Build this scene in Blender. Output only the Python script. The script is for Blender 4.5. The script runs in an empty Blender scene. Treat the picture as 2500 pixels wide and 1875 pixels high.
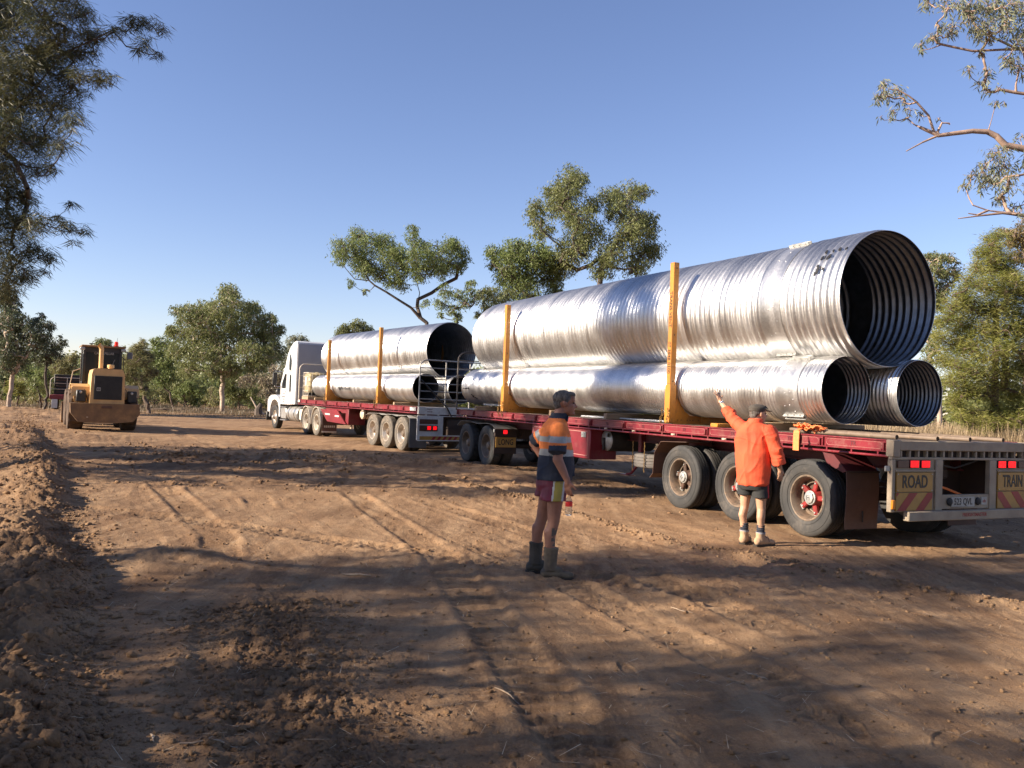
import bpy, bmesh, math, random
import numpy as np
from math import sin, cos, pi, radians, sqrt, atan2
from mathutils import Vector, Matrix
random.seed(7); RNG = np.random.default_rng(11)
scene = bpy.context.scene
COL = scene.collection

# ------------------------------------------------------------------ camera
EYE = 1.66; PITCH = .0187; ROLL = .0386; F = 2089.6
_fw = np.array([0, cos(PITCH), sin(PITCH)]); _r0 = np.array([1., 0, 0]); _u0 = np.cross(_r0, _fw)
_r = cos(ROLL)*_r0+sin(ROLL)*_u0; _u = cos(ROLL)*_u0-sin(ROLL)*_r0
camd = bpy.data.cameras.new('camera'); cam = bpy.data.objects.new('camera', camd); COL.objects.link(cam)
camd.sensor_width = 36; camd.lens = F/2500*36; camd.clip_start = .05; camd.clip_end = 6000
M = Matrix.Identity(4)
for i in range(3):
    M[i][0] = _r[i]; M[i][1] = _u[i]; M[i][2] = -_fw[i]
M[2][3] = EYE
cam.matrix_world = M
scene.camera = cam
scene.render.resolution_x = 1024; scene.render.resolution_y = 768

# ------------------------------------------------------------------ sky and sun
SUN_AZ = radians(-106); SUN_EL = radians(23)     # azimuth from +Y towards +X
w = bpy.data.worlds.new("World"); scene.world = w; w.use_nodes = True
nt = w.node_tree; nt.nodes.clear()
sky = nt.nodes.new('ShaderNodeTexSky'); sky.sky_type = 'NISHITA'; sky.sun_disc = False
sky.sun_elevation = SUN_EL; sky.sun_rotation = SUN_AZ
sky.altitude = 200; sky.air_density = 1.0; sky.dust_density = .12; sky.ozone_density = 2.8
bg = nt.nodes.new('ShaderNodeBackground'); bg.inputs[1].default_value = .073
ow = nt.nodes.new('ShaderNodeOutputWorld')
wb = nt.nodes.new('ShaderNodeMix'); wb.data_type = 'RGBA'; wb.blend_type = 'MULTIPLY'; wb.inputs[0].default_value = 1
wb.inputs[7].default_value = (1.05, .925, 1.04, 1)          # the phone's white balance
nt.links.new(sky.outputs[0], wb.inputs[6]); nt.links.new(wb.outputs[2], bg.inputs[0]); nt.links.new(bg.outputs[0], ow.inputs[0])
sl = bpy.data.lights.new('sun', 'SUN'); sun = bpy.data.objects.new('sun', sl); COL.objects.link(sun)
sl.energy = 5.0; sl.angle = radians(.55); sl.color = (1, .86, .70)
sv = Vector((sin(SUN_AZ)*cos(SUN_EL), cos(SUN_AZ)*cos(SUN_EL), sin(SUN_EL)))
sun.rotation_euler = sv.to_track_quat('Z', 'Y').to_euler(); sun.location = (-30, -10, 30)
vs = scene.view_settings; vs.view_transform = 'Standard'; vs.look = 'None'; vs.exposure = 1.29; vs.gamma = 1
vs.use_curve_mapping = False
scene.render.engine = 'CYCLES'
scene.cycles.max_bounces = 6; scene.cycles.transparent_max_bounces = 6

# ------------------------------------------------------------------ helpers
def tag(o, label=None, cat=None, group=None, kind=None):
    if label: o['label'] = label
    if cat: o['category'] = cat
    if group: o['group'] = group
    if kind: o['kind'] = kind
    return o

def thing(name, label, cat, loc=(0, 0, 0), rz=0., group=None):
    o = bpy.data.objects.new(name, None); COL.objects.link(o); o.empty_display_size = .1
    o.location = loc; o.rotation_euler = (0, 0, rz)
    return tag(o, label, cat, group)

def copy_tree(o, parent=None):
    c = o.copy(); COL.objects.link(c); c.parent = parent
    for ch in o.children: copy_tree(ch, c)
    return c

def at(px, py, Y):
    d = _fw+(px-1250)/F*_r-(py-937.5)/F*_u
    return np.array([0, 0, EYE])+d*(Y/d[1])

def rotm(ax, a):
    return Matrix.Rotation(a, 3, ax)

class MB:
    """collects shapes, then links them as one mesh object"""
    def __init__(s): s.v = []; s.f = []; s.m = []; s.mi = 0
    def add(s, vs_, fs):
        n = len(s.v); s.v += [tuple(p) for p in vs_]
        for f in fs: s.f.append(tuple(i+n for i in f)); s.m.append(s.mi)
    def box(s, x0, x1, y0, y1, z0, z1, b=.006, R=None, C=None):
        """chamfered box from bounds; R rotates it about C"""
        cx, cy, cz = (x0+x1)/2, (y0+y1)/2, (z0+z1)/2; hx, hy, hz = abs(x1-x0)/2, abs(y1-y0)/2, abs(z1-z0)/2
        b = min(b, hx*.45, hy*.45, hz*.45)
        vs_ = []; idx = {}
        for sx in (-1, 1):
            for sy in (-1, 1):
                for sz in (-1, 1):
                    for k in range(3):
                        p = [sx*(hx-b), sy*(hy-b), sz*(hz-b)]; p[k] = (sx*hx, sy*hy, sz*hz)[k]
                        idx[(sx, sy, sz, k)] = len(vs_); vs_.append(Vector(p))
        fs = []
        for k in range(3):
            a, c = [(1, 2), (2, 0), (0, 1)][k]
            for sg in (-1, 1):
                q = []
                for (u1, u2) in ((-1, -1), (1, -1), (1, 1), (-1, 1)):
                    t = [0, 0, 0]; t[k] = sg; t[a] = u1; t[c] = u2; q.append(idx[(*t, k)])
                fs.append(q if sg > 0 else q[::-1])
        for k in range(3):
            a, c = [(1, 2), (2, 0), (0, 1)][k]
            for u1 in (-1, 1):
                for u2 in (-1, 1):
                    t0 = [0, 0, 0]; t0[k] = -1; t0[a] = u1; t0[c] = u2
                    t1 = list(t0); t1[k] = 1
                    q = [idx[(*t0, a)], idx[(*t1, a)], idx[(*t1, c)], idx[(*t0, c)]]
                    fs.append(q if u1*u2 < 0 else q[::-1])
        for sx in (-1, 1):
            for sy in (-1, 1):
                for sz in (-1, 1):
                    q = [idx[(sx, sy, sz, k)] for k in range(3)]
                    fs.append(q if sx*sy*sz > 0 else q[::-1])
        out = []
        c0 = Vector(C) if C else Vector((cx, cy, cz))
        for p in vs_:
            p = p+Vector((cx, cy, cz))
            if R: p = R @ (p-c0)+c0
            out.append(p)
        s.add(out, fs); return s
    def prism(s, pts, axis, a0, a1):
        """polygon in the plane across axis, from a0 to a1"""
        def P3(p, a): return {'x': (a, p[0], p[1]), 'y': (p[0], a, p[1]), 'z': (p[0], p[1], a)}[axis]
        n = len(pts); vs_ = [P3(p, a0) for p in pts]+[P3(p, a1) for p in pts]
        fs = [list(range(n)), list(range(2*n-1, n-1, -1))]+[[(i+1) % n, i, i+n, (i+1) % n+n] for i in range(n)]
        s.add(vs_, fs); return s
    def sheet(s, prof, axis, a0, a1, th=.004):
        """bent plate: open polyline thickened"""
        pts = [Vector(p) for p in prof]; L = []
        for i, p in enumerate(pts):
            d = (pts[min(i+1, len(pts)-1)]-pts[max(i-1, 0)]).normalized(); L.append(p+Vector((-d[1], d[0]))*th)
        for i in range(len(pts)-1):
            s.prism([tuple(pts[i]), tuple(pts[i+1]), tuple(L[i+1]), tuple(L[i])], axis, a0, a1)
        return s
    def tube(s, pts, r, n=8, cap=True):
        pts = [Vector(p) for p in pts]
        rs = r if isinstance(r, (list, tuple)) else [r]*len(pts)
        vs_ = []; fs = []
        up = None
        for i, p in enumerate(pts):
            d = (pts[min(i+1, len(pts)-1)]-pts[max(i-1, 0)])
            d = d.normalized() if d.length > 1e-9 else Vector((0, 0, 1))
            if up is None:
                up = Vector((0, 0, 1)) if abs(d.z) < .9 else Vector((1, 0, 0))
            a = d.cross(up); a = a.normalized() if a.length > 1e-6 else d.orthogonal().normalized()
            b = a.cross(d).normalized(); up = b
            for k in range(n):
                t = 2*pi*k/n; vs_.append(p+a*cos(t)*rs[i]+b*sin(t)*rs[i])
        for i in range(len(pts)-1):
            for k in range(n):
                fs.append([i*n+k, i*n+(k+1) % n, (i+1)*n+(k+1) % n, (i+1)*n+k])
        if cap:
            fs.append(list(range(n-1, -1, -1))); m = (len(pts)-1)*n; fs.append([m+k for k in range(n)])
        s.add(vs_, fs); return s
    def capsule(s, p0, p1, r0, r1, n=14):
        p0 = Vector(p0); p1 = Vector(p1); d = (p1-p0); L = d.length or 1e-6; d /= L
        pts = []; rs = []
        for k in range(5):
            a = pi/2*k/4; pts.append(p0-d*r0*cos(a)); rs.append(max(r0*sin(a), 1e-4))
        for k in range(5):
            a = pi/2*k/4; pts.append(p1+d*r1*sin(a)); rs.append(max(r1*cos(a), 1e-4))
        return s.tube(pts, rs, n)
    def chain(s, pts, rs, n=14):
        for i in range(len(pts)-1): s.capsule(pts[i], pts[i+1], rs[i], rs[i+1], n)
        return s
    def ell(s, c, r, R=None, n=16, m=10):
        vs_ = []; fs = []; c = Vector(c)
        for j in range(m+1):
            ph = pi*j/m
            for i in range(n):
                t = 2*pi*i/n; p = Vector((r[0]*max(sin(ph), 1e-3)*cos(t), r[1]*max(sin(ph), 1e-3)*sin(t), r[2]*cos(ph)))
                if R: p = R @ p
                vs_.append(c+p)
        for j in range(m):
            for i in range(n):
                fs.append([j*n+i, (j+1)*n+i, (j+1)*n+(i+1) % n, j*n+(i+1) % n])
        fs.append(list(range(n))); fs.append([m*n+k for k in range(n-1, -1, -1)])
        s.add(vs_, fs); return s
    def loft(s, secs, n=24):
        """stack of horizontal ellipses (cx,cy,z,rx,ry,angle[,power])"""
        vs_ = []; fs = []
        for q in secs:
            cx, cy, z, rx, ry, an = q[:6]; pw = q[6] if len(q) > 6 else 1.
            for k in range(n):
                t = 2*pi*k/n; c_, s_ = cos(t), sin(t)
                u = math.copysign(abs(c_)**pw, c_)*rx; v = math.copysign(abs(s_)**pw, s_)*ry
                vs_.append((cx+u*cos(an)-v*sin(an), cy+u*sin(an)+v*cos(an), z))
        for i in range(len(secs)-1):
            for k in range(n): fs.append([i*n+k, i*n+(k+1) % n, (i+1)*n+(k+1) % n, (i+1)*n+k])
        fs.append(list(range(n-1, -1, -1))); m = (len(secs)-1)*n; fs.append([m+k for k in range(n)])
        if secs[-1][2] < secs[0][2]: fs = [f[::-1] for f in fs]
        s.add(vs_, fs); return s
    def lathe(s, prof, axis='x', c=(0, 0, 0), n=48, closed=False, mod=None, caps=False):
        """prof: list of (a, r) along the axis; mod(i,k,r) changes r"""
        vs_ = []; fs = []; m = len(prof)
        for i, (a, r) in enumerate(prof):
            for k in range(n):
                t = 2*pi*k/n; rr = mod(i, k, r) if mod else r
                q = {'x': (a, rr*cos(t), rr*sin(t)), 'y': (rr*sin(t), a, rr*cos(t)), 'z': (rr*cos(t), rr*sin(t), a)}[axis]
                vs_.append((q[0]+c[0], q[1]+c[1], q[2]+c[2]))
        for i in range(m if closed else m-1):
            j = (i+1) % m
            for k in range(n): fs.append([i*n+k, j*n+k, j*n+(k+1) % n, i*n+(k+1) % n])
        if not closed and caps:
            if prof[0][1] > 1e-5: fs.append([k for k in range(n)])
            if prof[-1][1] > 1e-5: fs.append([(m-1)*n+k for k in range(n-1, -1, -1)])
        s.add(vs_, fs); return s
    def mesh(s, name, mats, smooth=True, ang=38):
        me = bpy.data.meshes.new(name); me.from_pydata(s.v, [], s.f)
        for m in (mats if isinstance(mats, (list, tuple)) else [mats]): me.materials.append(m)
        me.polygons.foreach_set('material_index', s.m)
        me.validate()
        bm = bmesh.new(); bm.from_mesh(me); bmesh.ops.recalc_face_normals(bm, faces=bm.faces); bm.to_mesh(me); bm.free()
        if smooth:
            me.shade_smooth(); me.set_sharp_from_angle(angle=radians(ang))
        me.update(); return me
    def build(s, name, mats, parent=None, loc=(0, 0, 0), rot=(0, 0, 0), smooth=True, ang=38):
        return link(name, s.mesh(name, mats, smooth, ang), parent, loc, rot)

def link(name, me, parent=None, loc=(0, 0, 0), rot=(0, 0, 0)):
    o = bpy.data.objects.new(name, me); COL.objects.link(o)
    o.parent = parent; o.location = loc; o.rotation_euler = rot
    return o

def npmesh(name, V, Fq, mats, midx=None, smooth=False):
    """fast mesh from numpy: V (n,3), Fq (m,3|4)"""
    me = bpy.data.meshes.new(name); V = np.asarray(V, np.float32); Fq = np.asarray(Fq, np.int32)
    k = Fq.shape[1]
    me.vertices.add(len(V)); me.vertices.foreach_set('co', V.ravel())
    me.loops.add(Fq.size); me.loops.foreach_set('vertex_index', Fq.ravel())
    me.polygons.add(len(Fq)); me.polygons.foreach_set('loop_start', np.arange(len(Fq), dtype=np.int32)*k)
    if midx is not None: me.polygons.foreach_set('material_index', np.asarray(midx, np.int32))
    for m in (mats if isinstance(mats, (list, tuple)) else [mats]): me.materials.append(m)
    me.update(calc_edges=True)
    if smooth: me.shade_smooth()
    return me

_tc = {}
def text_mb(mb, txt, size, org, ux, uy, th=.003, xs=1., align='CENTER', bold=.0):
    """writing as raised letters: origin org, along ux, up uy"""
    key = (txt, align, round(bold, 4))
    if key not in _tc:
        cu = bpy.data.curves.new('letters', 'FONT'); cu.body = txt; cu.size = 1.; cu.align_x = align; cu.align_y = 'CENTER'
        cu.offset = bold; cu.extrude = .5; cu.resolution_u = 3
        ob = bpy.data.objects.new('letters', cu); COL.objects.link(ob)
        dg = bpy.context.evaluated_depsgraph_get(); me = ob.evaluated_get(dg).to_mesh()
        _tc[key] = ([tuple(v.co) for v in me.vertices], [tuple(p.vertices) for p in me.polygons])
        ob.evaluated_get(dg).to_mesh_clear(); bpy.data.objects.remove(ob); bpy.data.curves.remove(cu)
    vs_, fs = _tc[key]; ux = Vector(ux).normalized(); uy = Vector(uy).normalized(); n = ux.cross(uy); org = Vector(org)
    mb.add([org+ux*v[0]*size*xs+uy*v[1]*size+n*(v[2]+.5)*th for v in vs_], fs)

# ------------------------------------------------------------------ noise
def _h(ix, iy, iz, seed):
    n = (ix.astype(np.int64)*374761393+iy.astype(np.int64)*668265263+iz.astype(np.int64)*2147483647+seed*1274126177) & 0xffffffff
    n = ((n ^ (n >> 13))*1274126177) & 0xffffffff; n = (n ^ (n >> 16))*2246822519 & 0xffffffff
    return ((n ^ (n >> 15)) & 0xffffff)/float(0xffffff)
def vnoise(x, y, z=None, seed=0):
    x = np.asarray(x, float); y = np.asarray(y, float)
    z3 = z is not None; z = np.zeros_like(x) if z is None else np.asarray(z, float)
    ix, iy, iz = np.floor(x), np.floor(y), np.floor(z); fx, fy, fz = x-ix, y-iy, z-iz
    fx = fx*fx*(3-2*fx); fy = fy*fy*(3-2*fy); fz = fz*fz*(3-2*fz)
    def lay(k):
        a = _h(ix, iy, iz+k, seed); b = _h(ix+1, iy, iz+k, seed); c = _h(ix, iy+1, iz+k, seed); d = _h(ix+1, iy+1, iz+k, seed)
        return (a*(1-fx)+b*fx)*(1-fy)+(c*(1-fx)+d*fx)*fy
    r = lay(0)
    if z3: r = r*(1-fz)+lay(1)*fz
    return r*2-1
def fbm(x, y, z=None, o=4, seed=0, g=.5):
    a = 1.; s = 0.; f = 1.; t = 0.
    for i in range(o):
        s = s+a*vnoise(x*f, y*f, None if z is None else z*f, seed+i*17); t += a; a *= g; f *= 2.03
    return s/t

# ------------------------------------------------------------------ materials
MATS = {}
def mat(name, c1, c2=None, sc=4., ro=.6, ro2=None, me=0., bump=0., bsc=60., dust=0., dustc=(.36, .24, .15), coat=0., tr=0., em=0., alpha=None, stretch=None, lo=.35, hi=.65, det=5., spec=.5):
    if name in MATS: return MATS[name]
    m = bpy.data.materials.new(name); m.use_nodes = True; n = m.node_tree; N = n.nodes; Lk = n.links; N.clear()
    out = N.new('ShaderNodeOutputMaterial'); p = N.new('ShaderNodeBsdfPrincipled')
    tc = N.new('ShaderNodeTexCoord'); mp = N.new('ShaderNodeMapping'); Lk.new(tc.outputs['Object'], mp.inputs[0])
    if stretch: mp.inputs['Scale'].default_value = stretch
    def noise(scale, detail=det, rough=.6):
        q = N.new('ShaderNodeTexNoise'); q.inputs['Scale'].default_value = scale; q.inputs['Detail'].default_value = detail
        q.inputs['Roughness'].default_value = rough; Lk.new(mp.outputs[0], q.inputs['Vector']); return q
    def ramp(src, a, b):
        q = N.new('ShaderNodeMapRange'); q.inputs[1].default_value = a; q.inputs[2].default_value = b; Lk.new(src, q.inputs[0]); return q.outputs[0]
    def mix(fac, a, b):
        q = N.new('ShaderNodeMix'); q.data_type = 'RGBA'
        if isinstance(fac, float): q.inputs[0].default_value = fac
        else: Lk.new(fac, q.inputs[0])
        for v, i in ((a, 6), (b, 7)):
            if isinstance(v, tuple): q.inputs[i].default_value = (*v, 1)
            else: Lk.new(v, q.inputs[i])
        return q.outputs[2]
    c2 = c2 or tuple(x*.8 for x in c1)
    nz = noise(sc); f1 = ramp(nz.outputs[0], lo, hi)
    col = mix(f1, c1, c2)
    rough = None
    if dust > 0:
        nd = noise(2.3, 6., .7); nd2 = noise(17., 4., .7)
        ad = N.new('ShaderNodeMath'); ad.operation = 'ADD'; Lk.new(nd.outputs[0], ad.inputs[0]); Lk.new(nd2.outputs[0], ad.inputs[1])
        fd = ramp(ad.outputs[0], 1.25-dust*.55, 1.55-dust*.45)
        mm = N.new('ShaderNodeMath'); mm.operation = 'MULTIPLY'; Lk.new(fd, mm.inputs[0]); mm.inputs[1].default_value = min(.92, .3+dust*.6)
        col = mix(mm.outputs[0], col, dustc)
        rr = N.new('ShaderNodeMapRange'); Lk.new(mm.outputs[0], rr.inputs[0]); rr.inputs[3].default_value = ro; rr.inputs[4].default_value = .9
        rough = rr.outputs[0]
    Lk.new(col, p.inputs['Base Color'])
    if rough is not None: Lk.new(rough, p.inputs['Roughness'])
    elif ro2 is not None:
        rr = N.new('ShaderNodeMapRange'); Lk.new(f1, rr.inputs[0]); rr.inputs[3].default_value = ro; rr.inputs[4].default_value = ro2
        Lk.new(rr.outputs[0], p.inputs['Roughness'])
    else: p.inputs['Roughness'].default_value = ro
    p.inputs['Metallic'].default_value = me; p.inputs['Specular IOR Level'].default_value = spec
    p.inputs['Coat Weight'].default_value = coat
    if bump > 0:
        nb = noise(bsc, 4.); b = N.new('ShaderNodeBump'); b.inputs['Strength'].default_value = 1.; b.inputs['Distance'].default_value = bump
        Lk.new(nb.outputs[0], b.inputs['Height']); Lk.new(b.outputs[0], p.inputs['Normal'])
    if em > 0:
        Lk.new(col, p.inputs['Emission Color']); p.inputs['Emission Strength'].default_value = em
    if alpha is not None:
        p.inputs['Transmission Weight'].default_value = 1-alpha; p.inputs['IOR'].default_value = 1.2
    if tr > 0:
        t = N.new('ShaderNodeBsdfTranslucent'); Lk.new(col, t.inputs[0]); ms = N.new('ShaderNodeMixShader'); ms.inputs[0].default_value = tr
        Lk.new(p.outputs[0], ms.inputs[1]); Lk.new(t.outputs[0], ms.inputs[2]); Lk.new(ms.outputs[0], out.inputs[0])
    else: Lk.new(p.outputs[0], out.inputs[0])
    MATS[name] = m; return m

DUST = (.38, .26, .165)
m_red = mat('red_paint', (.20, .013, .022), (.13, .011, .017), sc=1.5, ro=.42, dust=.45, dustc=(.20, .10, .07), coat=.1)
m_reddark = mat('chassis_red', (.10, .010, .012), (.06, .008, .01), sc=2, ro=.6, dust=.3, dustc=(.14, .085, .055))
m_pink = mat('pinstripe', (.42, .19, .16), ro=.5)
m_darktext = mat('faded_lettering', (.09, .015, .02), ro=.6)
m_deck = mat('deck_steel', (.12, .085, .06), (.06, .045, .035), sc=3, ro=.7, dust=.5)
m_tyre = mat('tyre_rubber', (.024, .024, .023), (.045, .042, .038), sc=3, ro=.75, dust=.38, dustc=(.135, .115, .095), bump=.001, bsc=90)
m_tyred = mat('dusty_tyre', (.12, .105, .085), (.07, .062, .052), sc=4, ro=.85, dust=.6, dustc=(.31, .24, .17), bump=.001, bsc=90)
m_tread = mat('tread_dark', (.02, .02, .02), (.05, .04, .03), sc=8, ro=.8)
m_rim = mat('dusty_rim', (.17, .135, .10), (.10, .072, .052), sc=5, ro=.5, dust=.5, me=.2)
m_rimlight = mat('alloy_rim', (.62, .58, .52), (.42, .35, .27), sc=6, ro=.38, me=.5, dust=.3)
m_chrome = mat('chrome', (.8, .8, .8), (.6, .6, .58), sc=5, ro=.12, me=1.)
m_hubred = mat('hub_red', (.26, .018, .016), (.13, .012, .01), sc=9, ro=.5, dust=.25)
m_drum = mat('brake_drum', (.09, .045, .028), (.05, .03, .02), sc=7, ro=.8)
m_capgrey = mat('hubcap_grey', (.42, .42, .40), (.3, .3, .28), sc=20, ro=.4, me=.4)
m_black = mat('black_rubber', (.012, .012, .012), (.03, .026, .022), sc=5, ro=.7)
m_frame = mat('dusty_beige_frame', (.33, .27, .19), (.24, .19, .135), sc=4, ro=.6, dust=.45, dustc=(.34, .25, .17))
m_void = mat('chassis_dark', (.03, .018, .015), (.05, .03, .02), sc=3, ro=.8)
m_flap = mat('mudflap', (.13, .068, .045), (.09, .05, .035), sc=3, ro=.8, dust=.3, dustc=(.2, .13, .09))
m_signy = mat('sign_yellow', (.42, .23, .045), (.33, .18, .04), sc=6, ro=.45, dust=.25)
m_signk = mat('sign_black', (.018, .016, .014), ro=.5)
m_chevred = mat('chevron_red', (.30, .018, .022), (.22, .015, .018), sc=6, ro=.4, dust=.2)
m_lens = mat('tail_lens_lit', (1., .008, .012), (.75, .006, .012), sc=60, ro=.3, em=.75)
m_lensd = mat('tail_lens_dark', (.10, .008, .01), ro=.3)
m_amber = mat('amber_lens', (.10, .045, .025), (.07, .03, .02), sc=9, ro=.4)
m_amberl = mat('amber_marker', (.75, .25, .02), ro=.35)
m_plate = mat('number_plate', (.40, .39, .35), (.3, .28, .24), sc=8, ro=.5, dust=.2)
m_yel = mat('yellow_paint', (.54, .22, .018), (.38, .14, .018), sc=3, ro=.5, dust=.5, dustc=(.24, .115, .04), coat=.1)
m_chain = mat('chain_rust', (.35, .22, .07), (.16, .10, .05), sc=20, ro=.5, me=.6)
m_galvtube = mat('galvanised_tube', (.42, .42, .40), (.28, .26, .24), sc=6, ro=.45, me=.6, dust=.2)
m_tubedark = mat('weathered_tube', (.12, .11, .10), (.08, .065, .055), sc=6, ro=.6, me=.3, dust=.2)
m_tank = mat('tank_cream', (.55, .45, .33), (.42, .34, .25), sc=4, ro=.5, dust=.3)
m_white = mat('white_paint', (.70, .70, .69), (.60, .59, .57), sc=1.5, ro=.25, dust=.12, coat=.5)
m_offwhite = mat('dirty_white', (.60, .60, .58), (.45, .42, .38), sc=3, ro=.4, dust=.35)
m_guard = mat('cream_guard', (.66, .60, .50), (.52, .45, .36), sc=4, ro=.5, dust=.3)
m_glass = mat('dark_glass', (.010, .012, .013), (.016, .018, .02), sc=2, ro=.22, spec=.25)
m_grey = mat('grey_paint', (.16, .16, .165), (.11, .11, .115), sc=2, ro=.45, dust=.2)
m_strap = mat('orange_strap', (.85, .25, .075), (.72, .2, .06), sc=30, ro=.8)
m_wood = mat('timber', (.40, .28, .17), (.26, .18, .11), sc=4, ro=.8, stretch=(1, 8, 8))
m_ibc = mat('tote_plastic', (.50, .42, .24), (.42, .33, .17), sc=3, ro=.35)
m_brown = mat('brown_bar', (.19, .14, .10), (.12, .085, .06), sc=5, ro=.6, dust=.4)
m_spare = mat('old_tyre', (.09, .085, .08), (.15, .13, .11), sc=7, ro=.85, stretch=(1, 1, 9))
m_loader = mat('loader_yellow', (.66, .41, .165), (.52, .31, .12), sc=2, ro=.5, dust=.35, dustc=(.30, .18, .10))
m_loadmud = mat('muddy_yellow', (.30, .17, .07), (.15, .09, .045), sc=3, ro=.8, dust=.7, dustc=(.16, .095, .055))
m_cabblk = mat('cab_black', (.014, .014, .013), (.03, .028, .024), sc=4, ro=.5)
m_beacon = mat('beacon_red', (.9, .07, .03), (.8, .05, .02), ro=.25, tr=.4)
m_letgrey = mat('letter_grey', (.30, .30, .28), ro=.5)
m_mudtyre = mat('muddy_tyre', (.055, .036, .024), (.10, .065, .04), sc=4, ro=.9, dust=.4, dustc=(.16, .1, .06))
m_blackpaint = mat('black_marker', (.01, .01, .012), ro=.6)
# ------------------------------------------------------------------ ground
def seg_dist(x, y, pts):
    """distance to a polyline, signed (+ on its right), and length along it"""
    best = np.full(x.shape, 1e9); sg = np.zeros(x.shape); al = np.zeros(x.shape); acc = 0.
    for (x0, y0), (x1, y1) in zip(pts[:-1], pts[1:]):
        dx, dy = x1-x0, y1-y0; L = sqrt(dx*dx+dy*dy)
        t = np.clip(((x-x0)*dx+(y-y0)*dy)/L/L, 0, 1); px, py = x0+t*dx, y0+t*dy
        d = np.hypot(x-px, y-py); m = d < best
        side = (x-x0)*dy-(y-y0)*dx
        best = np.where(m, d, best); sg = np.where(m, np.sign(side), sg); al = np.where(m, acc+t*L, al); acc += L
    return best*sg, al
WINDROW = [(-1.0, -1.5), (-1.75, 2.6), (-2.35, 4.2), (-4.1, 7.6), (-6.1, 11.2), (-8.2, 15.2), (-12.6, 22.8), (-17.5, 31), (-24, 43)]
SMALLROW = [(-1.4, 17.5), (.4, 14.2), (1.2, 12.3), (2.05, 10.4), (2.9, 9.4), (3.9, 8.3), (5.4, 7.0), (8, 5.5)]
RUBBLE = [(-1.85, 6.6), (-1.45, 5.6), (-1.0, 4.2), (-.6, 3.0), (-.2, 1.4)]
TRACKS = [[(-.6, 2.), (-2.3, 9.), (-6.4, 20.), (-13, 33)], [(.9, 2.), (-.7, 9.), (-4.6, 20.), (-10.5, 33)], [(2.6, 3.), (.5, 8.), (-2.0, 13.), (-7.5, 23), (-13, 33)],
          [(3.6, 2.5), (1.9, 7.), (.2, 11.), (-3.6, 18), (-9, 28)], [(5.5, 4.), (1.4, 7.8), (-3.5, 10.5), (-7, 12)], [(6.5, 2), (3.8, 6.2), (.9, 11.3), (-2.6, 19.), (-8.0, 29)],
          [(-1.6, 5.), (-3.2, 9.6), (-5.6, 14.), (-9.4, 21.)], [(7.5, 5.5), (4.4, 8.6), (1.8, 12.6), (-.9, 18), (-5, 27)]]
MOUNDS = [(-15.5, 23, 1.6, .28), (-17.5, 27, 2.2, .22), (-14.8, 20.3, 1.3, .22), (-20, 31, 2.5, .2), (-7.6, 20.4, .8, .10), (-4.6, 20.6, 1.1, .12), (-2.9, 18.4, .9, .08),
          (-21, 40, 3, .15), (-30, 47, 4, .25), (-3.2, 8.2, .5, .08), (-4.9, 22, 1.2, .12), (-9.5, 22, .7, .1), (-1.3, 20.8, .9, .08), (-6.4, 18.6, .8, .07), (-12.5, 26, 1., .12)]
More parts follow.
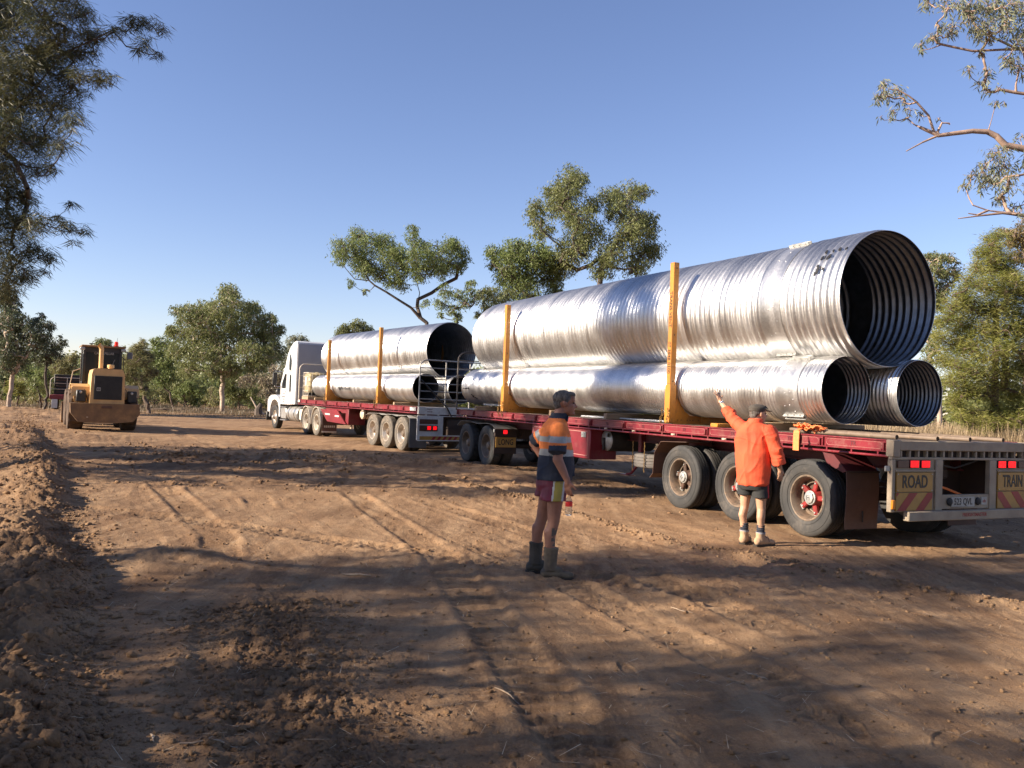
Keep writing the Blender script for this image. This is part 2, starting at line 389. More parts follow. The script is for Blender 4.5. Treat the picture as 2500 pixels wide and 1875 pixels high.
def height(x, y, fine=True):
    x = np.asarray(x, float); y = np.asarray(y, float)
    r = np.hypot(x, y); near = np.clip((70-r)/30, 0, 1)
    h = .05*fbm(x*.13, y*.13, o=3, seed=1)*near
    act = np.clip((34-r)/6, 0, 1)
    h += act*.020*fbm(x*.9+3, y*.9, o=3, seed=2)
    # windrow of graded soil along the left
    d, al = seg_dist(x, y, WINDROW); lump = fbm(al*.55, np.zeros_like(al), o=3, seed=5)
    wob = .22*fbm(al*.8, al*0+7, o=2, seed=6); dd = d+wob+.06
    core = np.where(dd > 0, np.exp(-(dd/.26)**2), np.exp(-(dd/.62)**2))
    wm = np.clip(core, 0, 1)*act
    h += wm*(.18+.12*lump)*(1+.5*fbm(x*2.2, y*2.2, o=4, seed=8))
    lump2 = np.abs(fbm(x*5.5, y*5.5, o=4, seed=9, g=.6))
    h += wm*.14*lump2
    left = np.clip((-dd-.2)/1.2, 0, 1)*act
    h += left*(.06*fbm(x*1.3, y*1.3, o=4, seed=10)+.03*np.abs(fbm(x*4, y*4, o=3, seed=12)))
    for (mx, my, mr, mh) in MOUNDS:
        q = np.exp(-(((x-mx)/mr/1.5)**2+((y-my)/mr*1.1)**2)); h += q*mh*(.7+1.1*fbm(x*1.9, y*1.9, o=5, seed=13, g=.6)+.35*np.abs(fbm(x*5, y*5, o=3, seed=14)))
    # little row of crumbs pushed up by the grader, and rubble strip
    d, al = seg_dist(x, y, SMALLROW); q = np.exp(-((d+.06*fbm(al*1.5, al*0, o=2, seed=15))/.13)**2); h += q*(.035+.02*fbm(al*2, al*0, o=2, seed=16))+q*.035*np.abs(fbm(x*12, y*12, o=3, seed=18))
    d, al = seg_dist(x, y, RUBBLE); q = np.exp(-((d+.15*fbm(al*1., al*0, o=2, seed=19))/.42)**2); h += q*(.012+.05*np.abs(fbm(x*11, y*11, o=4, seed=20, g=.62)))
    band = np.clip((y-12.5)/2.5, 0, 1)*np.clip((27-y)/4, 0, 1)*np.clip((3.5-x)/3, 0, 1)
    h += band*(.085*(np.abs(fbm(x*.55, y*1.15, o=4, seed=63, g=.55))-.12)+.04*fbm(x*2.6, y*3.5, o=4, seed=64, g=.6))
    if fine:
        patch = np.clip(.5+1.6*fbm(x*.35+9, y*.35, o=3, seed=21), 0, 1)
        for i, tr in enumerate(TRACKS):
            d, al = seg_dist(x, y, tr); brk = np.clip(.5+2.2*fbm(al*.35, al*0+i*3.3, o=2, seed=30+i), 0, 1)
            inside = np.clip((.21-np.abs(d))/.05, 0, 1)*brk
            ph = al*(2*pi/.155)+np.abs(d)*9
            cle = np.clip(np.sin(ph)*2.2, -1, 1)
            h += inside*(-.014+.009*cle); h += .014*np.exp(-((np.abs(d)-.25)/.05)**2)*brk
        # grader scratches running along the pad
        ang = -.5; u = x*cos(ang)-y*sin(ang)*-1
        u = x*.88+y*.47; v = -x*.47+y*.88
        h += act*.010*fbm(u*7., v*.55, o=3, seed=40)
        h += act*(.4+.6*patch)*.019*fbm(x*4.5, y*4.5, o=4, seed=41, g=.62)
        h += act*patch*.014*np.maximum(0, fbm(x*15, y*15, o=3, seed=42)-.12)*2
        # curved shoe prints
        rs = np.random.default_rng(8)
        for k in range(20):
            cx, cy = rs.uniform(.3, 3.6), rs.uniform(3.0, 9.5); a = rs.uniform(0, 6.28); u1 = (x-cx)*cos(a)+(y-cy)*sin(a); v1 = -(x-cx)*sin(a)+(y-cy)*cos(a)
            m_ = (np.abs(u1) < .3) & (np.abs(v1) < .2)
            if m_.any():
                q = (u1[m_]/.145)**2+(v1[m_]/.05)**2; h[m_] += -.009*(q < 1)*(1-.4*(np.sin(u1[m_]*160) > 0))+.004*np.exp(-((q-1.25)/.3)**2)
    return h

def turned(x, y):
    d, al = seg_dist(x, y, WINDROW); t = np.clip(1.1-np.abs(d+.08+.3*fbm(al*.8, al*0+7, o=2, seed=6))/.6, 0, 1)*.5
    d, al = seg_dist(x, y, RUBBLE); t = np.maximum(t, np.clip(1.3-np.abs(d+.2*fbm(al, al*0, o=2, seed=19))/.45, 0, 1)*.6)
    band = np.clip((y-12.5)/2, 0, 1)*np.clip((27-y)/3, 0, 1)
    t = np.maximum(t, band*np.clip(.25+2.2*fbm(x*.28, y*.75, o=4, seed=61, g=.6), 0, 1)*.75)
    t = np.maximum(t, np.clip(2.4*fbm(x*.5+5, y*.9, o=4, seed=62, g=.6)-.35, 0, 1)*.6)
    return t*np.clip((45-np.hypot(x, y))/10, 0, 1)

def make_ground():
    NR, NA = 1050, 860
    half = radians(37)
    a1 = np.linspace(-half, half, NA); a0 = np.linspace(-pi, -half, 90)[:-1]; a2 = np.linspace(half, pi, 90)[1:]
    az = np.concatenate([a0, a1, a2])[:-1]
    inv = np.linspace(1/1.9, 1/90., NR); r = 1/inv
    r = np.concatenate([np.array([.02, .5, 1., 1.4, 1.7]), r, np.geomspace(95, 3500, 24)])
    A, R_ = np.meshgrid(az, r); X = R_*np.sin(A); Y = R_*np.cos(A)
    Z = height(X, Y)
    n, m = A.shape
    V = np.stack([X, Y, Z], -1).reshape(-1, 3)
    i = np.arange(n-1)[:, None]; j = np.arange(m)[None, :]; j1 = (j+1) % m
    Fq = np.stack(np.broadcast_arrays(i*m+j, i*m+j1, (i+1)*m+j1, (i+1)*m+j), -1).reshape(-1, 4)[:, ::-1]
    me = npmesh('ground', V, Fq, m_soil, smooth=True)
    at_ = me.attributes.new('turned', 'FLOAT', 'POINT'); at_.data.foreach_set('value', turned(X, Y).ravel().astype(np.float32))
    o = link('ground', me); tag(o, kind='structure'); return o

def soil_material():
    m = bpy.data.materials.new('graded_soil'); m.use_nodes = True; n = m.node_tree; N = n.nodes; L = n.links; N.clear()
    out = N.new('ShaderNodeOutputMaterial'); p = N.new('ShaderNodeBsdfPrincipled'); tc = N.new('ShaderNodeTexCoord')
    def noise(s, d=6, r=.6, vec=None):
        q = N.new('ShaderNodeTexNoise'); q.inputs['Scale'].default_value = s; q.inputs['Detail'].default_value = d; q.inputs['Roughness'].default_value = r
        L.new(vec or tc.outputs['Object'], q.inputs['Vector']); return q.outputs[0]
    def mr(s, a, b, c=0., d=1.):
        q = N.new('ShaderNodeMapRange'); q.inputs[1].default_value = a; q.inputs[2].default_value = b; q.inputs[3].default_value = c; q.inputs[4].default_value = d
        L.new(s, q.inputs[0]); return q.outputs[0]
    def mix(f, a, b):
        q = N.new('ShaderNodeMix'); q.data_type = 'RGBA'
        if isinstance(f, float): q.inputs[0].default_value = f
        else: L.new(f, q.inputs[0])
        for v, i in ((a, 6), (b, 7)):
            if isinstance(v, tuple): q.inputs[i].default_value = (*v, 1)
            else: L.new(v, q.inputs[i])
        return q.outputs[2]
    mp = N.new('ShaderNodeMapping'); mp.inputs['Rotation'].default_value = (0, 0, .49); mp.inputs['Scale'].default_value = (2.6, .35, 1); L.new(tc.outputs['Object'], mp.inputs[0])
    c = mix(mr(noise(.33, 5, .65), .40, .62), (.315, .190, .100), (.165, .094, .050))
    c = mix(mr(noise(1.3, 6, .7, mp.outputs[0]),   .43, .62, 0, .75), c, (.42, .275, .155))
    c = mix(mr(noise(6, 5, .7), .45, .75, 0, .55), c, (.15, .085, .048))
    c = mix(mr(noise(45, 4, .7), .5, .72, 0, .55), c, (.37, .24, .14))
    c = mix(mr(noise(120, 3, .7), .56, .72, 0, .5), c, (.10, .058, .036))
    at_ = N.new('ShaderNodeAttribute'); at_.attribute_name = 'turned'      # freshly turned soil is a darker earth
    c = mix(mr(at_.outputs['Fac'], 0, 1, 0, .85), c, mix(mr(noise(9, 5, .7), .4, .65), (.105, .060, .034), (.20, .122, .070)))
    L.new(c, p.inputs['Base Color']); p.inputs['Roughness'].default_value = .95; p.inputs['Specular IOR Level'].default_value = .15
    b1 = N.new('ShaderNodeBump'); b1.inputs['Strength'].default_value = 1.; b1.inputs['Distance'].default_value = .02; L.new(noise(38, 6, .7), b1.inputs['Height'])
    b2 = N.new('ShaderNodeBump'); b2.inputs['Strength'].default_value = .8; b2.inputs['Distance'].default_value = .006; L.new(noise(160, 4, .7), b2.inputs['Height']); L.new(b1.outputs[0], b2.inputs['Normal'])
    L.new(b2.outputs[0], p.inputs['Normal']); L.new(p.outputs[0], out.inputs[0]); return m
m_soil = soil_material()
ground = make_ground()

# loose clods lying on the soil
def clods():
    ph = (1+sqrt(5))/2
    ico = np.array([(-1, ph, 0), (1, ph, 0), (-1, -ph, 0), (1, -ph, 0), (0, -1, ph), (0, 1, ph), (0, -1, -ph), (0, 1, -ph), (ph, 0, -1), (ph, 0, 1), (-ph, 0, -1), (-ph, 0, 1)])/1.9
    fc = np.array([(0, 11, 5), (0, 5, 1), (0, 1, 7), (0, 7, 10), (0, 10, 11), (1, 5, 9), (5, 11, 4), (11, 10, 2), (10, 7, 6), (7, 1, 8), (3, 9, 4), (3, 4, 2), (3, 2, 6), (3, 6, 8), (3, 8, 9), (4, 9, 5), (2, 4, 11), (6, 2, 10), (8, 6, 7), (9, 8, 1)])
    P = []; S = []
    def along(pts, n, spread, s0, s1, off=0.):
        pts = np.array(pts, float); sgl = np.hypot(*(pts[1:]-pts[:-1]).T); c = np.concatenate([[0], np.cumsum(sgl)])
        # more of them near the camera
        t = c[-1]*RNG.random(n)**1.4; k = np.clip(np.searchsorted(c, t)-1, 0, len(pts)-2); f = (t-c[k])/sgl[k]
        q = pts[k]+(pts[k+1]-pts[k])*f[:, None]; d = pts[k+1]-pts[k]; nn = np.stack([d[:, 1], -d[:, 0]], -1)/np.hypot(d[:, 0], d[:, 1])[:, None]
        P.append(q+nn*(RNG.normal(off, spread, n))[:, None]); S.append(s0+(s1-s0)*RNG.random(n)**8)
    along(WINDROW[1:], 12000, .40, .005, .034, -.1); along(WINDROW[1:5], 3500, .14, .005, .026, .28); along(WINDROW[1:6], 2500, 1.4, .005, .022, -1.6)
    along(SMALLROW, 3800, .11, .005, .030); along(RUBBLE, 7500, .36, .005, .024)
    q_ = np.stack([RNG.uniform(-11, 3, 5200), RNG.uniform(12.5, 25, 5200)], -1); q_ = q_[turned(q_[:, 0], q_[:, 1]) > .22]; P.append(q_); S.append(.006+.04*RNG.random(len(q_))**6)
    along([(-1.75, 2.6), (-2.3, 4.1)], 500, .30, .010, .05, -.1)
    for tr in TRACKS: along(tr, 600, .30, .004, .018)
    n = 9000; yy = 2.5+16*RNG.random(n)**1.5; P.append(np.stack([yy*(RNG.random(n)*1.5-.75), yy], -1)); S.append(.004+.014*RNG.random(n)**5)
    for (mx, my, mr_, mh) in MOUNDS[:6]: P.append(RNG.normal(0, mr_*.8, (500, 2))+(mx, my)); S.append(.010+.04*RNG.random(500)**4)
    P = np.concatenate(P); S = np.concatenate(S); ok = P[:, 1] > 1.5; P = P[ok]; S = S[ok]; n = len(P)
    Z = height(P[:, 0], P[:, 1])
    jit = 1+.62*(RNG.random((n, 12, 1))-.5)*2; sc3 = np.stack([.8+.5*RNG.random(n), .8+.5*RNG.random(n), .55+.3*RNG.random(n)], -1)
    th = RNG.random(n)*2*pi; c, s = np.cos(th), np.sin(th)
    q = ico[None]*jit*sc3[:, None, :]*S[:, None, None]
    X = q[..., 0]*c[:, None]-q[..., 1]*s[:, None]+P[:, 0:1]; Y = q[..., 0]*s[:, None]+q[..., 1]*c[:, None]+P[:, 1:2]; ZZ = q[..., 2]+(Z+S*.22)[:, None]
    V = np.stack([X, Y, ZZ], -1).reshape(-1, 3); Fq = (fc[None]+12*np.arange(n)[:, None, None]).reshape(-1, 3)
    me = npmesh('soil_clods', V, Fq, m_soil); at_ = me.attributes.new('turned', 'FLOAT', 'POINT'); at_.data.foreach_set('value', np.repeat(turned(P[:, 0], P[:, 1])*(.6+.5*RNG.random(n)), 12).astype(np.float32))
    o = link('soil_clods', me); tag(o, 'loose brown clods of soil strewn over the graded dirt', 'soil', kind='stuff')
clods()

# straw and dead twigs: fine litter no one could count
def litter():
    n = 2600; yy = 2.6+22*RNG.random(n)**1.6; x = yy*(RNG.random(n)*1.5-.75)
    L = .02+.07*RNG.random(n)**2; wd = .0012+.0016*RNG.random(n); th = RNG.random(n)*2*pi; z = height(x, yy)+.006+.008*RNG.random(n)
    d = np.stack([np.cos(th), np.sin(th), .25*(RNG.random(n)-.5)], -1); sd = np.stack([-np.sin(th), np.cos(th), 0*th], -1); c = np.stack([x, yy, z], -1)
    V = np.stack([c-d*L[:, None]-sd*wd[:, None], c+d*L[:, None]-sd*wd[:, None]*.4, c+d*L[:, None]+sd*wd[:, None]*.4, c-d*L[:, None]+sd*wd[:, None]], 1).reshape(-1, 3)
    o = link('dry_litter', npmesh('dry_litter', V, np.arange(4*n).reshape(-1, 4), mat('straw', (.55, .43, .28), (.35, .25, .15), sc=3, ro=.8)))
    tag(o, 'dry straw and bark litter scattered on the dirt', 'litter', kind='stuff')
litter()

def stick(px, py, L, r, th, bend=.06, lab='', Y=None):
    d = _fw+(px-1250)/F*_r-(py-937.5)/F*_u; k = -EYE/d[2]; x, y = d[0]*k, d[1]*k
    pts = []; 
    for i in range(6):
        t = (i/5-.5)*L; px_ = x+cos(th)*t-sin(th)*bend*L*sin(i*1.1); py_ = y+sin(th)*t+cos(th)*bend*L*sin(i*1.1)
        pts.append((px_, py_, float(height(np.array([px_]), np.array([py_]))[0])+r*.9))
    m = MB(); m.tube(pts, [r*.6, r, r*1.1, r, r*.8, r*.4], 7)
    m.tube([pts[2], (pts[2][0]+.12*L*cos(th+.8), pts[2][1]+.12*L*sin(th+.8), pts[2][2]+r*1.5)], [r*.5, r*.2], 5)
    o = m.build('dead_stick', mat('dead_wood', (.42, .32, .22), (.25, .18, .12), sc=20, ro=.8)); tag(o, lab, 'stick', 'dead sticks on the dirt')
stick(520, 1820, .30, .005, .25, .03, 'pale thin stick lying on the dark rubble strip nearest the camera')
stick(372, 1810, .10, .006, -1.0, .05, 'short stub of a stick at the foot of the windrow')
stick(870, 1405, .26, .008, .1, .05, 'broken pale stick on the sunlit soil left of the man with the bottle')
stick(992, 1392, .16, .004, 1.4, .12, 'thin twig poking up on the soil left of the boots')
stick(1665, 1492, .24, .004, -.9, .04, 'thin pale straw-like stick in the shade right of the boots')
stick(1240, 1700, .22, .004, -.8, .04, 'thin pale stick lying in the centre of the shaded foreground')
stick(1850, 1643, .13, .006, -.1, .05, 'short dark stick on the foreground right of centre')
# ------------------------------------------------------------------ culvert pipes
def galv():
    m = bpy.data.materials.new('galvanised_steel'); m.use_nodes = True; n = m.node_tree; N = n.nodes; L = n.links; N.clear()
    out = N.new('ShaderNodeOutputMaterial'); p = N.new('ShaderNodeBsdfPrincipled'); tc = N.new('ShaderNodeTexCoord')
    v = N.new('ShaderNodeTexVoronoi'); v.inputs['Scale'].default_value = 42; L.new(tc.outputs['Object'], v.inputs['Vector'])
    bw = N.new('ShaderNodeSeparateColor'); L.new(v.outputs['Color'], bw.inputs[0])
    nz = N.new('ShaderNodeTexNoise'); nz.inputs['Scale'].default_value = 1.1; nz.inputs['Detail'].default_value = 5; L.new(tc.outputs['Object'], nz.inputs['Vector'])
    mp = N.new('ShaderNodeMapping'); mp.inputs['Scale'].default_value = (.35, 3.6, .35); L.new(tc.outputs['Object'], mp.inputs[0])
    ns = N.new('ShaderNodeTexNoise'); ns.inputs['Scale'].default_value = 1.; ns.inputs['Detail'].default_value = 5; ns.inputs['Roughness'].default_value = .65; L.new(mp.outputs[0], ns.inputs['Vector'])  # streaks around the pipe: coil tone plus dark tree reflections put into the colour
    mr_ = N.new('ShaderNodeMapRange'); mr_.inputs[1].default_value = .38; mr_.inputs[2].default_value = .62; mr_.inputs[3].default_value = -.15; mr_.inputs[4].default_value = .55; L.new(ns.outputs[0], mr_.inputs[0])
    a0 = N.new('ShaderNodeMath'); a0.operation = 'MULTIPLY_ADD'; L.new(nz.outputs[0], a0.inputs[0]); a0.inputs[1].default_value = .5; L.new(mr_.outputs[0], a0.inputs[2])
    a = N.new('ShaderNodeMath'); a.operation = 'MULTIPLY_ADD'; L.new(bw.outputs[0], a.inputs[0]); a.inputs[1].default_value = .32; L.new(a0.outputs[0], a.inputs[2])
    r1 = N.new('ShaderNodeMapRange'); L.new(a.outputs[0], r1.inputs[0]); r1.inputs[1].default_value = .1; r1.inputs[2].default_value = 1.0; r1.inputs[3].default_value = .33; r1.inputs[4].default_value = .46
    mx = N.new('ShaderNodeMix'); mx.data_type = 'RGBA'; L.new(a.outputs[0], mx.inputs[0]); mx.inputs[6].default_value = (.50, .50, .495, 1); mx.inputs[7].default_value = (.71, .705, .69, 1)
    L.new(mx.outputs[2], p.inputs['Base Color']); L.new(r1.outputs[0], p.inputs['Roughness']); p.inputs['Metallic'].default_value = .97
    b = N.new('ShaderNodeBump'); b.inputs['Strength'].default_value = .5; b.inputs['Distance'].default_value = .0003; L.new(bw.outputs[1], b.inputs['Height']); L.new(b.outputs[0], p.inputs['Normal'])
    L.new(p.outputs[0], out.inputs[0]); return m
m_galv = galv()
m_inner = mat('shaded_zinc', (.26, .27, .28), (.19, .195, .20), sc=8, ro=.42, me=.95)  # pipe insides: same metal, with their shade put into a darker colour

def culvert(name, R, Lg, pitch, amp, flats, grooves, nseg, seed, spp=8):
    n = int(Lg/pitch*spp); y = np.linspace(0, Lg, n)
    env = np.ones(n)
    for a, b in [(-1, .06), (Lg-.06, Lg+1)]+flats:
        env *= 1-np.clip(np.minimum((y-a)/.03, (b-y)/.03), 0, 1)
    th = np.linspace(0, 2*pi, nseg, endpoint=False)
    Yg, T = np.meshgrid(y, th, indexing='ij')
    env = env*(1+.14*vnoise(y/pitch*.9, y*0+.5, seed=seed+7))
    base = R+.0013*vnoise(Yg*2.7, np.cos(T)*.35+3, np.sin(T)*.35, seed+5)+.003*vnoise(Yg*1.7, np.cos(T)*1.5+3, np.sin(T)*1.5, seed)+.0006*vnoise(Yg*6, np.cos(T)*3+3, np.sin(T)*3, seed+1)
    ph = 2*pi*Yg/pitch-T
    v_ = (.5+.5*np.cos(ph))**1.5; wav = (1-2*v_)*amp*env[:, None]
    for g in grooves: base = base-.012*np.exp(-((Yg-g)/.018)**2)
    rr = base+wav
    def ring(rad): return np.stack([rad*np.cos(T), Yg, rad*np.sin(T)], -1).reshape(-1, 3)
    V = np.concatenate([ring(rr), ring(rr-.005)]); N0 = n*nseg
    i = np.arange(n-1)[:, None]; j = np.arange(nseg)[None]; j1 = (j+1) % nseg
    A = np.stack(np.broadcast_arrays(i*nseg+j, i*nseg+j1, (i+1)*nseg+j1, (i+1)*nseg+j), -1).reshape(-1, 4)
    j = np.arange(nseg); j1 = (j+1) % nseg
    e0 = np.stack([j, j+N0, j1+N0, j1], -1); b0 = (n-1)*nseg; e1 = np.stack([b0+j, b0+j1, b0+j1+N0, b0+j+N0], -1)
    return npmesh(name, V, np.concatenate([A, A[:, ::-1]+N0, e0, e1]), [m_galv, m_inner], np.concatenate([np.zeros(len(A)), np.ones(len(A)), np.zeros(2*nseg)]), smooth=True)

def pipe(label, frame, x, z, y0, y1, R, pitch, amp, bands, grooves, seed, group, nseg=112, bandw=.45):
    O, rz = frame
    L = y1-y0
    me = culvert('culvert_pipe', R, L, pitch, amp, [(b, b+bandw) for b in bands], [b for b in bands]+grooves, nseg, seed)
    o = link('culvert_pipe', me); W = frame_pt(frame, x, y0, z); o.location = W; o.rotation_euler = (0, 0, rz)
    tag(o, label, 'pipe', group)
    for b in bands:
        m = MB(); ra = R+.012 if R > .6 else R+.008
        m.lathe([(b+.012, ra-.004), (b+.012, ra), (b+bandw-.01, ra), (b+bandw-.01, ra-.004)], 'y', n=80, closed=True)
        for k in range(46):
            t = k*2*pi/46+.05*(k % 3); yy = b+.1+.25*((k*7) % 5)/5
            m.ell((ra*cos(t), yy, ra*sin(t)), (.009, .009, .009), n=6, m=4)
        bo = m.build('coupling_band', m_galv, o)
        for t in (1.98, -2.2, .3):
            c_, s_ = cos(t), sin(t); m = MB(); Rr = Matrix.Rotation(-(t-pi/2), 3, 'Y')
            cx, cz = (ra+.02)*c_, (ra+.02)*s_
            for q in (-.03, .03):
                m.box(cx-.008+q*s_*1., cx+.008+q*s_, b+.02, b+bandw-.03, cz-.022-q*c_, cz+.022-q*c_, R=Rr)
            for q in (.08, .2, .32): m.tube([(cx-.06*s_, b+q, cz+.06*c_), (cx+.06*s_, b+q, cz-.06*c_)], .007, 6)
            m.build('band_bolt', m_capgrey, bo)
    return o

def frame_pt(fr, x, y, z):
    (ox, oy), rz = fr
    return Vector((ox+cos(rz)*x-sin(rz)*y, oy+sin(rz)*x+cos(rz)*y, z))
G2 = ((4.5122, 10.2282), .4336); G1 = ((-2.75, 25.13), .5387); GP = ((4.6494, 10.2657), .4536)
ga = 'corrugated pipes loaded on the rear trailer'; gb = 'corrugated pipes loaded on the front trailer'
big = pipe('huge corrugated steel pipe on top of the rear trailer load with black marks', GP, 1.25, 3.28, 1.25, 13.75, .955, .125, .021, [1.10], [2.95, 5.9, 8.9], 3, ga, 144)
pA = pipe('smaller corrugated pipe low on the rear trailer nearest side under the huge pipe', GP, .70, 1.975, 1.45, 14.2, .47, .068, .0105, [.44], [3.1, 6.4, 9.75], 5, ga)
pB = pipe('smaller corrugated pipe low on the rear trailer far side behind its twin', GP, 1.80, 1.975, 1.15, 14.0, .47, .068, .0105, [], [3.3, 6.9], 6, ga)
_q = frame_pt(G1, 1.58, 1.05, 0); GU = ((_q.x, _q.y), G1[1]+.036)
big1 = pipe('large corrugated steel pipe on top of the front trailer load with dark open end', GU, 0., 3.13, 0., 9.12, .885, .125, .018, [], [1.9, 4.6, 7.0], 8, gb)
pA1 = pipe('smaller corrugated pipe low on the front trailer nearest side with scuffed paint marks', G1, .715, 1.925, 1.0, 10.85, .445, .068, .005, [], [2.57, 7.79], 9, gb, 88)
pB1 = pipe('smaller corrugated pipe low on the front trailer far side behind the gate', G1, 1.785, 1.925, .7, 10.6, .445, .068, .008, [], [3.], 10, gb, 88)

def marks(o, y0, R, pts, w_=.05, h_=.022, name='paint_mark'):
    for (s, t) in pts:
        m = MB(); y = s-y0; dt = h_*1.6*(.7+.6*random.random())/R; dy = w_*(.35+.3*random.random()); tilt = random.uniform(-.3, .3)*dt; ring = []
        for k in range(9):
            a = 2*pi*k/9; q = .8+.35*random.random(); ring.append((y+dy*cos(a)*q, t+dt*sin(a)*q+tilt*cos(a)))
        vs_ = [(rr*cos(tt), yy, rr*sin(tt)) for rr in (R+.0005, R+.0035) for yy, tt in ring]
        m.add(vs_, [list(range(9)), list(range(17, 8, -1))]+[[k, (k+1) % 9, (k+1) % 9+9, k+9] for k in range(9)])
        m.build(name, m_blackpaint, o)
marks(big, 1.25, .9765, [(1.354, 2.428), (1.474, 2.417), (1.584, 2.424), (1.712, 2.427), (1.718, 2.55), (1.608, 2.561), (1.59, 2.53), (1.725, 2.695), (1.712, 2.792), (1.71, 2.75), (1.598, 2.761), (1.658, 2.729), (1.74, 2.82), (1.66, 2.55)])
marks(pA, 1.45, .4815, [(14.0, pi+.10), (13.9, pi+.11), (13.8, pi+.10), (13.7, pi+.1), (13.55, pi+.45), (13.5, pi+.55), (13.42, pi+.65), (13.35, pi+.7)], .09, .014)
marks(pA1, 1., .4515, [(7.6-.14*k, pi+.12+.1*random.random()) for k in range(9)], .08, .035)
# ------------------------------------------------------------------ wheels
def tyre_prof(R, W, rim, closed=True):
    h = W/2
    return [(-h*.80, rim), (-h*.98, rim+.03), (-h*1.04, rim+(R-rim)*.45), (-h*1.0, R-.05), (-h*.93, R-.018), (-h*.78, R-.002), (-h*.50, R), (-h*.46, R-.012), (-h*.40, R-.012), (-h*.36, R),
            (-h*.05, R+.001), (-h*.01, R-.012), (h*.05, R-.012), (h*.09, R+.001), (h*.38, R), (h*.42, R-.012), (h*.48, R-.012), (h*.52, R), (h*.78, R-.002), (h*.93, R-.018), (h*1.0, R-.05), (h*1.04, rim+(R-rim)*.45), (h*.98, rim+.03), (h*.80, rim)]
_wm = {}
def wheel_meshes(kind, R, W):
    key = (kind, R, W)
    if key in _wm: return _wm[key]
    rim = R*.575; h = W/2
    lug = kind in ('lug', 'cream')
    mtyre = m_tyred if kind in ('cream', 'disc') else (m_black if kind == 'steer' else m_tyre)
    t = MB()
    def mod(i, k, r):
        if i in (4, 5, 18, 19, 3, 20): return r-(.016 if k % 2 else 0.) if lug else r-(.004 if k % 2 else 0)
        if lug and i in (6, 9, 10, 13, 14, 17): return r-(.012 if (k//2) % 2 else 0.)
        return r
    t.lathe(tyre_prof(R, W, rim), 'x', n=112, closed=True, mod=mod)
    for q in (rim+.045, R-.075): t.lathe([(-h*1.035-.002, q), (-h*1.035-.004, q+.004), (-h*1.035-.002, q+.009)], 'x', n=72)
    ty = t.mesh('tyre', mtyre, ang=50)
    r = MB(); hub = MB()
    # outer face is at -x
    if kind in ('spider', 'spider_shaded'):
        r.lathe([(-h*.86, rim+.012), (-h*.92, rim+.004), (-h*.90, rim-.012), (-h*.74, rim-.022), (-h*.4, rim-.045), (h*.5, rim-.05), (h*.62, rim-.105), (h*.70, rim-.105), (h*.75, rim), (h*.8, rim)], 'x', n=72)
        r.lathe([(h*.30, rim-.05), (h*.28, rim-.095), (h*.33, rim-.095), (h*.36, rim-.05)], 'x', n=72, closed=True)
        hub.mi = 1; hub.lathe([(h*.62, rim-.05), (h*.60, .0)], 'x', n=40)
        hub.mi = 0
        hub.lathe([(h*.6, .13), (-h*.2, .10), (-h*.35, .088), (-h*.40, .0)], 'x', n=32)
        for k in range(5):
            a = 2*pi*k/5+.3; Rr = Matrix.Rotation(a, 3, 'X')
            hub.box(-h*.1, h*.45, -.035, .035, .06, rim-.06, .012, R=Rr, C=(0, 0, 0))
            hub.mi = 2; hub.box(-h*.02, h*.28, -.04, .04, rim-.085, rim-.045, .006, R=Rr, C=(0, 0, 0)); 
            hub.tube([Rr @ Vector((-h*.2, 0, rim-.095)), Rr @ Vector((h*.2, 0, rim-.095))], .013, 6); hub.mi = 0
        hub.mi = 2; hub.lathe([(-h*.3, .082), (-h*.62, .078), (-h*.66, .066), (-h*.665, 0)], 'x', n=8)
        hub.lathe([(-h*.3, .098), (-h*.42, .096), (-h*.44, .088), (-h*.44, .05)], 'x', n=32)
        hub.mi = 3
        for yy in (-.024, .020): hub.box(-h*.69, -h*.655, yy, yy+.006, -.03, .03, .001)
        hub.box(-h*.69, -h*.655, -.02, .02, -.004, .004, .001)
        for yy in (-.024, .008): hub.box(-h*.69, -h*.655, yy, yy+.014, .026, .032, .001); hub.box(-h*.69, -h*.655, yy, yy+.014, -.032, -.026, .001)
        rm = r.mesh('rim', m_rim); hm = hub.mesh('hub', [m_hubred if kind == 'spider' else m_drum, m_drum, m_capgrey, m_signk], ang=30)
    else:
        front = kind == 'steer'
        sg = -1 if front else 1
        d = h*.25 if not front else -h*.55      # disc position
        r.lathe([(-h*.84, rim+.012), (-h*.92, rim+.004), (-h*.90, rim-.010), (-h*.70, rim-.022), (-h*.2, rim-.04), (d-.02, rim-.055), (d+.012, rim-.09), (d-.002, .17), (d+.01 if not front else d-.05, .14), (d+.01 if not front else d-.05, .10)], 'x', n=72)
        r.lathe([(h*.5, rim-.05), (h*.7, rim-.02), (h*.84, rim+.01)], 'x', n=48)
        r.mi = 1
        for k in range(10):
            a = 2*pi*k/10; r.ell((d+.004, (rim-.135)*cos(a), (rim-.135)*sin(a)), (.012, .026, .026), n=10, m=6)
        r.mi = 0
        hub.lathe([(d+.03, .125), (d-.06, .11), (d-.10, .08), (d-.16 if front else d-.11, .07), (d-.18 if front else d-.115, 0)], 'x', n=32)
        for k in range(10):
            a = 2*pi*(k+.5)/10; hub.tube([(d+.01, .143*cos(a), .143*sin(a)), (d-.035, .143*cos(a), .143*sin(a))], .014, 6)
        mr_ = {'steer': m_rimlight, 'disc': m_rimlight, 'cream': m_guard, 'lug': m_rim}[kind]
        rm = r.mesh('rim', [mr_, m_black]); hm = hub.mesh('hub', [m_rimlight if front else m_rim])
    _wm[key] = (ty, rm, hm); return _wm[key]

